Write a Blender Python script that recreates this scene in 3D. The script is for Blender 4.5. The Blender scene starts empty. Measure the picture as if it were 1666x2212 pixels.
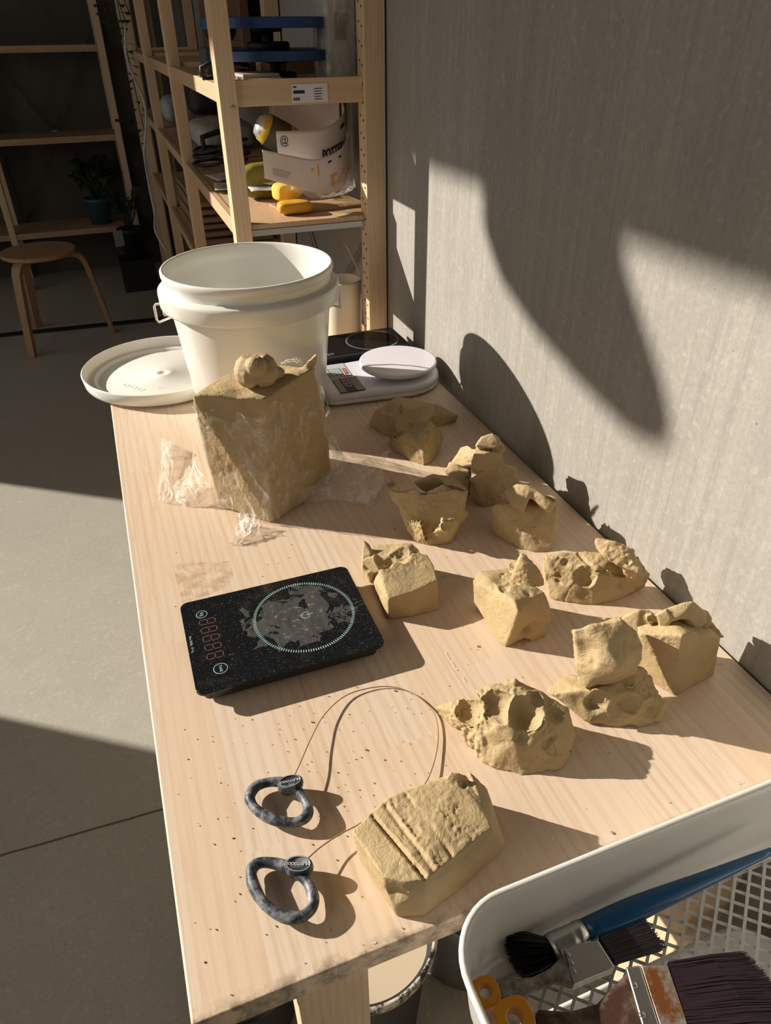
import bpy, bmesh, math, random
import numpy as np
from mathutils import Vector, Matrix, noise
R_ = math.radians
sc = bpy.context.scene
COL = sc.collection

# ------------------------------------------------------------ camera
F = 1530.0; PX, PY = 833.0, 1106.0
CAM = np.array([0.0, 0.0, 0.6])          # 0.6 m above the table top (z = 0 is the table top, floor at -0.75)
def _cv(x, y): return np.array([x-PX, y-PY, F])
_d = _cv(855, 3330); _d /= np.linalg.norm(_d)
_y = _cv(133, 60); _y -= _d*_y.dot(_d); _y /= np.linalg.norm(_y)
_z = -_d; _x = np.cross(_y, _z)
RM = np.array([_x, _y, _z])
cam = bpy.data.objects.new('camera', bpy.data.cameras.new('camera')); COL.objects.link(cam)
cam.matrix_world = Matrix([[RM[i][0], -RM[i][1], -RM[i][2], CAM[i]] for i in range(3)]+[[0, 0, 0, 1]])
cam.data.sensor_fit = 'VERTICAL'; cam.data.sensor_height = 24.0; cam.data.lens = F/2212*24.0
cam.data.clip_start = 0.01; cam.data.clip_end = 100
sc.camera = cam
# ------------------------------------------------------------ light, world, exposure
SUN = Vector((1, -0.69, -0.56)).normalized()
sl = bpy.data.lights.new('sun', 'SUN'); sl.energy = 7.6; sl.angle = R_(0.55); sl.color = (1.0, 0.92, 0.80)
so = bpy.data.objects.new('sun', sl); COL.objects.link(so); so.location = (-4, 4, 3)
so.rotation_euler = SUN.to_track_quat('-Z', 'Y').to_euler()
w = bpy.data.worlds.new('world'); sc.world = w; w.use_nodes = True
wb = w.node_tree.nodes['Background']; wb.inputs[0].default_value = (0.95, 0.92, 0.88, 1); wb.inputs[1].default_value = 0.62
def area(name, loc, target, sx, sy, e, col):
    l = bpy.data.lights.new(name, 'AREA'); l.shape = 'RECTANGLE'; l.size = sx; l.size_y = sy; l.energy = e; l.color = col
    o = bpy.data.objects.new(name, l); COL.objects.link(o); o.location = loc
    o.rotation_euler = (Vector(target)-Vector(loc)).to_track_quat('-Z', 'Y').to_euler()
area('side_fill_light', (-2.35, 0.25, 0.9), (0.4, 0.75, 0.1), 2.3, 1.8, 21, (1.0, 0.90, 0.79))  # added fill lamp; the left wall has no opening here
vs = sc.view_settings; vs.view_transform = 'Standard'; vs.look = 'None'; vs.gamma = 1.0; vs.exposure = 0.0; vs.use_curve_mapping = False

# ------------------------------------------------------------ helpers
def G(px, py, z=0.0):
    """point at height z seen at a photo pixel"""
    d = RM @ _cv(px, py); t = (z-CAM[2])/d[2]; p = CAM+t*d
    return Vector(p)
def GY(px, py, y):
    d = RM @ _cv(px, py); t = (y-CAM[1])/d[1]; return Vector(CAM+t*d)
def tag(o, label=None, cat=None, group=None, kind=None):
    if label: o['label'] = label
    if cat: o['category'] = cat
    if group: o['group'] = group
    if kind: o['kind'] = kind
    return o
def empty(name, loc=(0, 0, 0), rz=0.0, label=None, cat=None, group=None, rot=None):
    o = bpy.data.objects.new(name, None); COL.objects.link(o); o.location = loc
    o.rotation_euler = rot if rot else (0, 0, rz); o.empty_display_size = 0.05
    return tag(o, label, cat, group)
def link(name, me, mat, parent=None, smooth=False):
    o = bpy.data.objects.new(name, me); COL.objects.link(o)
    if mat:
        if isinstance(mat, (list, tuple)):
            for m in mat: me.materials.append(m)
        else: me.materials.append(mat)
    if parent: o.parent = parent
    if smooth:
        for p in me.polygons: p.use_smooth = True
    return o
class MB:
    def __init__(s): s.bm = bmesh.new(); s.mi = 0
    def _f(s, vs, idx):
        for i in idx:
            try:
                f = s.bm.faces.new([vs[j] for j in i]); f.material_index = s.mi
            except ValueError: pass
    def box(s, c, d, M=None, rz=0):
        c = Vector(c); hx, hy, hz = d[0]/2, d[1]/2, d[2]/2
        Rz = Matrix.Rotation(rz, 3, 'Z')
        v = []
        for k in (-1, 1):
            for (i, j) in ((-1, -1), (1, -1), (1, 1), (-1, 1)):
                p = Rz @ Vector((i*hx, j*hy, k*hz))+c
                if M: p = M @ p
                v.append(s.bm.verts.new(p))
        s._f(v, [(3, 2, 1, 0), (4, 5, 6, 7), (0, 1, 5, 4), (1, 2, 6, 5), (2, 3, 7, 6), (3, 0, 4, 7)])
        return s
    def b2(s, x0, x1, y0, y1, z0, z1):
        return s.box(((x0+x1)/2, (y0+y1)/2, (z0+z1)/2), (abs(x1-x0), abs(y1-y0), abs(z1-z0)))
    def beam(s, a, b, wd, ht, up=(0, 0, 1)):
        a = Vector(a); b = Vector(b); t = (b-a).normalized(); u = Vector(up)
        sd = t.cross(u).normalized(); u = sd.cross(t)
        v = [s.bm.verts.new(p+sd*i*wd/2+u*j*ht/2) for p in (a, b) for i, j in ((-1, -1), (1, -1), (1, 1), (-1, 1))]
        s._f(v, [(0, 1, 2, 3), (7, 6, 5, 4), (0, 4, 5, 1), (1, 5, 6, 2), (2, 6, 7, 3), (3, 7, 4, 0)])
        return s
    def tube(s, pts, rad, seg=10, cap=True, closed=False, flat=None):
        pts = [Vector(p) for p in pts]; n = len(pts)
        rads = rad if isinstance(rad, (list, tuple)) else [rad]*n
        rings = []; prev = None
        for i, p in enumerate(pts):
            if closed: t = (pts[(i+1) % n]-pts[i-1]).normalized()
            else: t = (pts[min(i+1, n-1)]-pts[max(i-1, 0)]).normalized()
            if prev is None:
                a = Vector((0, 0, 1)) if abs(t.z) < .9 else Vector((1, 0, 0))
                u = t.cross(a).normalized()
            else:
                u = (prev-t*prev.dot(t)).normalized()
            prev = u; v2 = t.cross(u)
            fl = flat if flat else 1.0
            rings.append([s.bm.verts.new(p+(u*math.cos(2*math.pi*k/seg)+v2*math.sin(2*math.pi*k/seg)*fl)*rads[i]) for k in range(seg)])
        m = n if closed else n-1
        for i in range(m):
            a, b = rings[i], rings[(i+1) % n]
            for k in range(seg):
                s._f([a[k], a[(k+1) % seg], b[(k+1) % seg], b[k]], [(0, 1, 2, 3)])
        if cap and not closed:
            s._f(rings[0][::-1], [tuple(range(seg))]); s._f(rings[-1], [tuple(range(seg))])
        return s
    def lathe(s, prof, c=(0, 0, 0), seg=64, M=None):
        c = Vector(c); rings = []
        for r, z in prof:
            if r < 1e-6:
                p = c+Vector((0, 0, z)); rings.append([s.bm.verts.new(M @ p if M else p)])
            else:
                rr = []
                for k in range(seg):
                    p = c+Vector((r*math.cos(2*math.pi*k/seg), r*math.sin(2*math.pi*k/seg), z))
                    rr.append(s.bm.verts.new(M @ p if M else p))
                rings.append(rr)
        for a, b in zip(rings[:-1], rings[1:]):
            for k in range(seg):
                k2 = (k+1) % seg
                if len(a) == 1 and len(b) == 1: continue
                if len(a) == 1: s._f([a[0], b[k2], b[k]], [(2, 1, 0)])
                elif len(b) == 1: s._f([a[k], a[k2], b[0]], [(0, 1, 2)])
                else: s._f([a[k], a[k2], b[k2], b[k]], [(0, 1, 2, 3)])
        return s
    def prism(s, pts, z0, z1, M=None):
        n = len(pts)
        lo = [s.bm.verts.new(M @ Vector((p[0], p[1], z0)) if M else Vector((p[0], p[1], z0))) for p in pts]
        hi = [s.bm.verts.new(M @ Vector((p[0], p[1], z1)) if M else Vector((p[0], p[1], z1))) for p in pts]
        s._f(lo[::-1], [tuple(range(n))]); s._f(hi, [tuple(range(n))])
        for k in range(n): s._f([lo[k], lo[(k+1) % n], hi[(k+1) % n], hi[k]], [(0, 1, 2, 3)])
        return s
    def grid(s, fn, nu, nv, thick=0):
        g = [[s.bm.verts.new(fn(i/nu, j/nv)) for j in range(nv+1)] for i in range(nu+1)]
        for i in range(nu):
            for j in range(nv):
                s._f([g[i][j], g[i+1][j], g[i+1][j+1], g[i][j+1]], [(0, 1, 2, 3)])
        return s
    def build(s, name, mat, parent=None, smooth=False, bevel=0, seg=2, solid=0, autosm=True):
        bmesh.ops.recalc_face_normals(s.bm, faces=s.bm.faces[:])
        me = bpy.data.meshes.new(name); s.bm.to_mesh(me); s.bm.free()
        o = link(name, me, mat, parent, smooth)
        if solid:
            m = o.modifiers.new('s', 'SOLIDIFY'); m.thickness = solid; m.offset = 0
        if bevel:
            m = o.modifiers.new('b', 'BEVEL'); m.width = bevel; m.segments = seg; m.limit_method = 'ANGLE'; m.angle_limit = R_(40)
            for p in me.polygons: p.use_smooth = True
            m.harden_normals = True
        return o
def rrect(cx, cy, wx, wy, r, n=8, rz=0):
    out = []
    for k, (sx, sy) in enumerate(((1, 1), (-1, 1), (-1, -1), (1, -1))):
        for i in range(n+1):
            a = (k+i/n)*math.pi/2
            x = sx*(wx/2-r)+r*math.cos(a); y = sy*(wy/2-r)+r*math.sin(a)
            out.append((cx+x*math.cos(rz)-y*math.sin(rz), cy+x*math.sin(rz)+y*math.cos(rz)))
    return out
def text_mesh(txt, size, ext=0.0, bold=0.0, align='CENTER'):
    cu = bpy.data.curves.new('t', 'FONT'); cu.body = txt; cu.size = size; cu.extrude = ext; cu.offset = bold
    cu.align_x = align; cu.align_y = 'CENTER'; cu.resolution_u = 3
    o = bpy.data.objects.new('t', cu); COL.objects.link(o)
    dg = bpy.context.evaluated_depsgraph_get(); me = bpy.data.meshes.new_from_object(o.evaluated_get(dg))
    bpy.data.objects.remove(o); bpy.data.curves.remove(cu)
    return me

# ------------------------------------------------------------ materials
def mat(name, col=(.5, .5, .5), rough=.5, metal=0, **kw):
    m = bpy.data.materials.new(name); m.use_nodes = True
    b = m.node_tree.nodes['Principled BSDF']
    b.inputs['Base Color'].default_value = (*col, 1); b.inputs['Roughness'].default_value = rough; b.inputs['Metallic'].default_value = metal
    for k, v in kw.items():
        b.inputs[k.replace('_', ' ')].default_value = v
    return m
class NT:
    def __init__(s, m): s.m = m; s.t = m.node_tree; s.n = s.t.nodes; s.l = s.t.links; s.b = s.n.get('Principled BSDF')
    def new(s, typ, **kw):
        n = s.n.new(typ)
        for k, v in kw.items(): setattr(n, k, v)
        return n
    def con(s, a, b): s.l.new(a, b)
    def coord(s, scale=(1, 1, 1), rot=(0, 0, 0), kind='Object', loc=(0, 0, 0)):
        tc = s.new('ShaderNodeTexCoord'); mp = s.new('ShaderNodeMapping')
        mp.inputs['Scale'].default_value = scale; mp.inputs['Rotation'].default_value = rot; mp.inputs['Location'].default_value = loc
        s.con(tc.outputs[kind], mp.inputs[0]); return mp.outputs[0]
    def noise(s, vec, scale=5, detail=4, rough=.55, dist=0):
        n = s.new('ShaderNodeTexNoise'); n.inputs['Scale'].default_value = scale; n.inputs['Detail'].default_value = detail
        n.inputs['Roughness'].default_value = rough; n.inputs['Distortion'].default_value = dist
        s.con(vec, n.inputs['Vector']); return n.outputs['Fac']
    def ramp(s, fac, stops):
        r = s.new('ShaderNodeValToRGB'); e = r.color_ramp.elements
        while len(e) > 1: e.remove(e[0])
        e[0].position = stops[0][0]; c = stops[0][1]; e[0].color = (*c, 1) if len(c) == 3 else c
        for p, c in stops[1:]:
            x = e.new(p); x.color = (*c, 1) if len(c) == 3 else c
        s.con(fac, r.inputs[0]); return r.outputs[0]
    def mix(s, fac, a, b, mode='MIX'):
        m = s.new('ShaderNodeMix', data_type='RGBA', blend_type=mode)
        for sock, v in ((m.inputs['Factor'], fac), (m.inputs[6], a), (m.inputs[7], b)):
            if hasattr(v, 'links') or hasattr(v, 'is_linked'): s.con(v, sock)
            elif isinstance(v, (int, float)): sock.default_value = v
            else: sock.default_value = (*v, 1)
        return m.outputs[2]
    def math(s, op, a, b=None):
        m = s.new('ShaderNodeMath', operation=op)
        for i, v in enumerate((a, b)):
            if v is None: continue
            if isinstance(v, (int, float)): m.inputs[i].default_value = v
            else: s.con(v, m.inputs[i])
        return m.outputs[0]
    def bump(s, h, strength=.3, dist=.001):
        b = s.new('ShaderNodeBump'); b.inputs['Strength'].default_value = strength; b.inputs['Distance'].default_value = dist
        s.con(h, b.inputs['Height']); s.con(b.outputs[0], s.b.inputs['Normal']); return b
    def col(s, c): s.con(c, s.b.inputs['Base Color'])

def wood(name, base, dark, axis='y', stave=None, scale=1.0, rough=.55, dirt=False):
    m = mat(name, base, rough); t = NT(m)
    tc = t.new('ShaderNodeTexCoord'); sx = t.new('ShaderNodeSeparateXYZ'); t.con(tc.outputs['Object'], sx.inputs[0])
    o = {'x': 0, 'y': 1, 'z': 2}; al = sx.outputs[o[axis]]
    ac = sx.outputs[{'y': 0, 'x': 1, 'z': 0}[axis]]; ac2 = sx.outputs[{'y': 2, 'x': 2, 'z': 1}[axis]]
    if stave:
        sid = t.math('FLOOR', t.math('DIVIDE', ac, stave))
        wn = t.new('ShaderNodeTexWhiteNoise', noise_dimensions='1D'); t.con(sid, wn.inputs['W'])
        joint = t.math('FLOOR', t.math('DIVIDE', t.math('ADD', al, t.math('MULTIPLY', wn.outputs['Value'], 3.7)), .42))
        wn2 = t.new('ShaderNodeTexWhiteNoise', noise_dimensions='2D'); cx = t.new('ShaderNodeCombineXYZ')
        t.con(sid, cx.inputs[0]); t.con(joint, cx.inputs[1]); t.con(cx.outputs[0], wn2.inputs['Vector']); rnd = wn2.outputs['Value']
        off = t.math('MULTIPLY', rnd, 13.0)
    else:
        rnd = None; off = 0.0
    cv = t.new('ShaderNodeCombineXYZ')
    t.con(t.math('ADD', t.math('MULTIPLY', ac, 1.0), off), cv.inputs[0]); t.con(t.math('MULTIPLY', al, .06), cv.inputs[1]); t.con(ac2, cv.inputs[2])
    n1 = t.noise(cv.outputs[0], 16*scale, 3, .5, .6)
    wv = t.new('ShaderNodeTexWave', wave_type='BANDS', bands_direction='X'); wv.inputs['Scale'].default_value = 26*scale; wv.inputs['Distortion'].default_value = 5.5
    wv.inputs['Detail'].default_value = 2; wv.inputs['Detail Scale'].default_value = .6
    t.con(cv.outputs[0], wv.inputs['Vector'])
    cv2 = t.new('ShaderNodeCombineXYZ'); t.con(ac, cv2.inputs[0]); t.con(t.math('MULTIPLY', al, .03), cv2.inputs[1]); t.con(ac2, cv2.inputs[2])
    fine = t.noise(cv2.outputs[0], 420*scale, 3, .6)
    band = t.ramp(wv.outputs['Fac'], [(0, (0, 0, 0)), (.55, (.12, .12, .12)), (.85, (.6, .6, .6)), (1, (.95, .95, .95))])
    msk = t.math('MULTIPLY', band, t.ramp(n1, [(.35, (.12, .12, .12)), (.65, (.75, .75, .75))]))
    c = t.mix(msk, base, dark)
    cv3 = t.new('ShaderNodeCombineXYZ'); t.con(t.math('ADD', ac, off), cv3.inputs[0]); t.con(t.math('MULTIPLY', al, .045), cv3.inputs[1]); t.con(ac2, cv3.inputs[2])
    n5 = t.noise(cv3.outputs[0], 62*scale, 2, .5, .5)
    ln = t.ramp(t.math('ABSOLUTE', t.math('SUBTRACT', n5, .5)), [(0, (1, 1, 1)), (.012, (.6, .6, .6)), (.035, (0, 0, 0))])
    c = t.mix(t.math('MULTIPLY', ln, .42), c, dark)
    c = t.mix(t.math('MULTIPLY', fine, .28), c, tuple(v*.72 for v in base))
    if rnd is not None:
        c = t.mix(t.ramp(rnd, [(0, (0, 0, 0)), (1, (.42, .42, .42))]), c, (base[0]*.93, base[1]*.80, base[2]*.66), 'MIX')
    if dirt:   # grubby wear along the front arris, glue and slip stains
        v = t.coord()
        nz = t.noise(v, 55, 5, .7)
        e = t.math('SUBTRACT', 1.0, t.math('DIVIDE', t.math('SUBTRACT', al, .2505), .012))
        e = t.math('MULTIPLY', t.math('MULTIPLY', t.ramp(e, [(0, (0, 0, 0)), (.8, (1, 1, 1))]), t.ramp(nz, [(.42, (0, 0, 0)), (.62, (1, 1, 1))])), .75)
        c = t.mix(e, c, (.13, .085, .045))
        n3 = t.noise(v, 7, 4, .7); c = t.mix(t.ramp(n3, [(.60, (0, 0, 0)), (.78, (.22, .22, .22))]), c, (.62, .50, .36))
        n4 = t.noise(t.coord(loc=(3, 1, 0)), 420, 2, .5); c = t.mix(t.ramp(n4, [(.72, (0, 0, 0)), (.76, (.5, .5, .5))]), c, (.35, .24, .12))
    t.col(c); t.bump(t.math('ADD', fine, t.math('MULTIPLY', msk, -.6)), .12, .0006)
    return m
PINE = (.74, .57, .40); PINED = (.55, .34, .19)
m_table = wood('laminated_pine', (.72, .585, .455), (.56, .38, .25), 'y', .052, dirt=True)
m_tedge = wood('pine_edge', (.76, .62, .44), (.5, .33, .17), 'x', None, 1.5)
m_pz = wood('pine_vertical', (.70, .52, .33), (.55, .34, .17), 'z', None, 1.6)
m_px = wood('pine_rail', (.72, .54, .34), (.55, .34, .17), 'x', None, 1.6)
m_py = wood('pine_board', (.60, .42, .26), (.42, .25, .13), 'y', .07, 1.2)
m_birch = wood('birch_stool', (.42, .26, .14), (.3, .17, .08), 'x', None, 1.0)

def concrete(name, a, b, streak=True, bump=.3):
    m = mat(name, a, .8); t = NT(m)
    v = t.coord(); big = t.noise(v, 1.3, 5, .6); fine = t.noise(v, 160, 4, .7); mid = t.noise(v, 14, 6, .65)
    c = t.mix(t.ramp(big, [(.3, (0, 0, 0)), (.7, (1, 1, 1))]), a, b)
    c = t.mix(t.math('MULTIPLY', t.ramp(mid, [(.35, (0, 0, 0)), (.7, (1, 1, 1))]), .3), c, tuple(x*.72 for x in a))
    if streak:
        sv = t.noise(t.coord((1, 9, .55)), 6, 5, .65); c = t.mix(t.math('MULTIPLY', t.ramp(sv, [(.48, (0, 0, 0)), (.66, (1, 1, 1))]), .42), c, tuple(min(1, x*1.45) for x in b))
        s2 = t.noise(t.coord((1, 16, .4), loc=(0, 4, 0)), 11, 4, .7); c = t.mix(t.math('MULTIPLY', t.ramp(s2, [(.52, (0, 0, 0)), (.68, (1, 1, 1))]), .45), c, tuple(x*.58 for x in a))
        # a faint rust run
        r = t.noise(t.coord((1, 5, 1.3), loc=(2, 0, 1)), 2.2, 3, .6); c = t.mix(t.math('MULTIPLY', t.ramp(r, [(.68, (0, 0, 0)), (.8, (1, 1, 1))]), .25), c, (.5, .36, .2))
    vo = t.new('ShaderNodeTexVoronoi'); vo.inputs['Scale'].default_value = 38; vo.inputs['Randomness'].default_value = 1
    t.con(v, vo.inputs['Vector'])
    pit = t.ramp(vo.outputs['Distance'], [(.0, (1, 1, 1)), (.05, (1, 1, 1)), (.08, (0, 0, 0))])
    pm = t.math('MULTIPLY', pit, t.ramp(t.noise(v, 20, 2), [(.55, (0, 0, 0)), (.6, (1, 1, 1))]))
    c = t.mix(t.math('MULTIPLY', pm, .55), c, tuple(x*.35 for x in a))
    c = t.mix(t.math('MULTIPLY', t.ramp(fine, [(.42, (0, 0, 0)), (.62, (1, 1, 1))]), .30), c, tuple(x*.62 for x in a))
    c = t.mix(t.math('MULTIPLY', t.ramp(t.noise(t.coord(loc=(7, 0, 0)), 90, 4, .7), [(.54, (0, 0, 0)), (.68, (1, 1, 1))]), .35), c, tuple(x*1.35 for x in a))
    t.col(c); t.bump(t.math('SUBTRACT', t.math('ADD', fine, mid), pm), bump, .0012)
    return m
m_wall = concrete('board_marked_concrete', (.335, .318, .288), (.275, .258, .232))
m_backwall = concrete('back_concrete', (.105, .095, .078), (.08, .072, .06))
m_floor = concrete('polished_concrete', (.46, .435, .375), (.40, .38, .325), False, .1)
NT(m_floor).b.inputs['Roughness'].default_value = .5
m_ceil = mat('ceiling_paint', (.30, .29, .27), .9)

def claymat(name, base):
    m = mat(name, base, .78); t = NT(m)
    v = t.coord(); n1 = t.noise(v, 28, 5, .6); n2 = t.noise(v, 240, 5, .72); n3 = t.noise(v, 75, 4, .65, .8)
    c = t.mix(t.ramp(n1, [(.3, (0, 0, 0)), (.7, (1, 1, 1))]), tuple(x*.86 for x in base), tuple(min(1, x*1.1) for x in base))
    c = t.mix(t.math('MULTIPLY', t.ramp(n3, [(.55, (0, 0, 0)), (.75, (1, 1, 1))]), .3), c, (base[0]*.80, base[1]*.72, base[2]*.58))
    t.col(c); t.con(t.ramp(n1, [(.3, (.6, .6, .6)), (.7, (.85, .85, .85))]), t.b.inputs['Roughness'])
    wv = t.new('ShaderNodeTexWave', wave_type='RINGS', rings_direction='SPHERICAL'); wv.inputs['Scale'].default_value = 150; wv.inputs['Distortion'].default_value = 4
    wv.inputs['Detail Scale'].default_value = .3
    t.con(v, wv.inputs['Vector'])
    pr = t.math('MULTIPLY', t.math('MULTIPLY', wv.outputs['Fac'], t.ramp(n1, [(.5, (0, 0, 0)), (.62, (1, 1, 1))])), .22)
    t.bump(t.math('ADD', t.math('ADD', t.math('MULTIPLY', n2, .9), t.math('MULTIPLY', n3, 2.0)), pr), .55, .0016)
    return m
CL = (.47, .35, .185)
m_clay = claymat('stoneware_clay', CL)

m_white = mat('white_plastic', (.80, .79, .74), .28, Subsurface_Weight=.15, Subsurface_Radius=(.02, .018, .012), Subsurface_Scale=.3)
m_white2 = mat('lilac_white_plastic', (.74, .71, .78), .35)
m_enamel = mat('white_enamel', (.66, .65, .62), .25)
m_blackgl = mat('black_glass', (.008, .009, .011), .06)
m_blackpl = mat('black_plastic', (.015, .016, .018), .35)
m_black = mat('black_matt', (.012, .012, .013), .6)
m_steel = mat('steel', (.65, .65, .63), .28, 1)
m_zinc = mat('zinc_bar', (.45, .46, .46), .4, .8)
m_paper = mat('white_card', (.74, .71, .70), .6)
m_ink = mat('black_ink', (.02, .02, .02), .6)
m_orange = mat('orange_ink', (.75, .35, .12), .6)
m_teal = mat('pale_green_print', (.35, .55, .52), .5)
m_seg = mat('dull_red_segment', (.10, .055, .045), .35)

# ------------------------------------------------------------ room
WS = .014                                     # the wall runs 0.8 degrees off the table
def WX(y): return .59+WS*(y-1.554)
ANG = -math.atan(WS)
def struct(name, b, m, **kw):
    o = b.build(name, m, **kw); o['kind'] = 'structure'; return o
Mw = Matrix.Translation((.59, 1.554, 0)) @ Matrix.Rotation(ANG, 4, 'Z')
b = MB(); b.box((.1, .5, .75), (.2, 8.6, 3.0), M=Mw); struct('wall_right', b, m_wall)
b = MB(); b.b2(-2.7, 1.0, -2.3, 5.5, -.85, -.75); struct('floor', b, m_floor)
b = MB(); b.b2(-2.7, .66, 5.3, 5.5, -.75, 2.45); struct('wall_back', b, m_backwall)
b = MB(); b.b2(-2.7, 1.0, -2.3, 5.5, 2.45, 2.6); struct('ceiling', b, m_ceil)
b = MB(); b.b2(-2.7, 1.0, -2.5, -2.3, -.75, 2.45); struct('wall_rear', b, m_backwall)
b = MB()
WY0, WY1, WZ0, WZ1 = 1.55, 4.00, -.45, 2.218
b.b2(-2.7, -2.5, -2.3, WY0, -.75, 2.45); b.b2(-2.7, -2.5, WY1, 5.5, -.75, 2.45)
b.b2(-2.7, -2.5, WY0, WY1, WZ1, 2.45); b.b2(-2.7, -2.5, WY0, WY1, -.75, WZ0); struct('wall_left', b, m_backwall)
# shallow expansion joint across the floor
b = MB()
j0 = G(0, 1850, -.75); j1 = G(345, 1750, -.75); dj = (j1-j0)
pts = []
for k in range(40):
    t_ = -3+k*.18; p = j0+dj*t_; pts.append(Vector((p.x, p.y+noise.noise(Vector((t_*9, 0, 0)))*.004, -.7512)))
b.tube(pts, .0032, 6); struct('trim_1', b, mat('joint_filler', (.16, .12, .075), .9))

# out-of-frame blockers, added to cast the floor and wall shadows
t_ = empty('floor_shade_cabinet', (-2.36, 2.1, -.75), 0, 'unseen dark cabinet added by the left window to shade the floor', 'cabinet')
b = MB(); b.b2(-.12, .12, -.5, .49, .06, 1.31); b.build('body', m_black, t_, bevel=.004)
for s_ in (-1, 1):
    b = MB(); b.b2(.12, .135, -.49 if s_ < 0 else .003, -.003 if s_ < 0 else .48, .08, 1.29); d_ = b.build('door', m_black, t_, bevel=.003)
    b = MB(); b.tube([(.15, s_*.03, .7), (.15, s_*.03, .85)], .005); b.build('handle', m_steel, d_)
b = MB()
b.b2(-.1, .1, -.45, .44, 0, .06)
b.build('plinth', m_black, t_)
cl = [(3.22, 2.24), (3.18, 2.12), (3.17, 2.05), (3.165, 2.00), (3.10, 1.945), (2.99, 1.905), (2.86, 1.875), (2.74, 1.855), (2.675, 1.86), (2.655, 1.89), (2.69, 1.94), (2.74, 1.99), (2.79, 2.04), (2.815, 2.08), (2.82, 2.13), (2.80, 2.24)]  # added curtain outline, shaped after the dark lobe it casts on the wall
b = MB(); Mx = Matrix(((0, 0, 1, 0), (1, 0, 0, 0), (0, 1, 0, 0), (0, 0, 0, 1)))
b.prism(cl, -2.46, -2.40, M=Mx); o = b.build('wall_shade_curtain', mat('grey_cloth', (.25, .24, .23), .9), bevel=.02, seg=3)
tag(o, 'unseen grey curtain swag added at the left window to shade the wall', 'curtain')

# ------------------------------------------------------------ work table
TX0, TX1, TY0, TY1 = -.062, .5700, .2505, 1.52
tb = empty('work_table', (0, 0, 0), 0, 'long pale pine work table covered with clay lumps, set against the concrete wall', 'table')
b = MB(); b.b2(TX0, TX1, TY0, TY1, -.026, 0); o = b.build('tabletop', m_table, tb, bevel=.0022, seg=3)
def tleg(x0, x1, y0, y1):
    b = MB(); b.b2(x0, x1, y0, y1, -.75, -.026); b.build('leg', m_pz, tb, bevel=.002)
tleg(.016, .078, .262, .325); tleg(.47, .53, .262, .325); tleg(.016, .078, 1.40, 1.46); tleg(.47, .53, 1.40, 1.46)
for y in (.33, 1.37):
    b = MB(); b.b2(.02, .53, y, y+.025, -.10, -.026); b.build('apron', m_px, tb)

# glue-stain rectangle and dried slip marks on the top are dirt of their own
m_stain = mat('dried_glue', (.56, .34, .14), .5); NTs = NT(m_stain)
al_ = NTs.ramp(NTs.noise(NTs.coord(), 45, 5, .7), [(.42, (0, 0, 0)), (.72, (.55, .55, .55))]); NTs.con(al_, NTs.b.inputs['Alpha'])
sm = bpy.data.meshes.new('s')
q = [G(370, 1216, .0003), G(497, 1212, .0003), G(508, 1262, .0003), G(395, 1305, .0003)]
b = MB(); vs_ = [b.bm.verts.new(p) for p in q]; b._f(vs_, [(0, 1, 2, 3)])
b.build('glue_stain', m_stain, tb)

# ------------------------------------------------------------ clay lumps
FR = {'A': (760, 820, 5.553), 'B': (820, 920, 4.165), 'C': (760, 1150, 3.6217), 'D': (1160, 1140, 3.786), 'E': (920, 1300, 3.085), 'F': (340, 740, 3.204), 'G': (720, 1620, 4.165)}
def pc(fr, pts):
    ox, oy, s = FR[fr]; return [G(ox+x/s, oy+y/s, z) for x, y, z in pts]
def deep(pts, t=.03, zmin=0.0):
    """add the hidden far side of a chunk seen from the camera"""
    out = list(pts); C_ = Vector(CAM)
    for p in pts:
        r = (p-C_).normalized(); tt = min(t, max(0.0, (p.z-zmin)/-r.z)); q = p+r*tt; q.x += (sum((a.x for a in pts))/len(pts)-q.x)*.12; out.append(q)
    return out
def hull_bm(pts):
    bm = bmesh.new()
    for p in pts: bm.verts.new(p)
    r = bmesh.ops.convex_hull(bm, input=bm.verts[:])
    for v in [v for v in bm.verts if not v.link_faces]: bm.verts.remove(v)
    return bm
def sm1(x): x = max(0.0, min(1.0, x)); return x*x*(3-2*x)
LUMPS = {}
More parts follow.
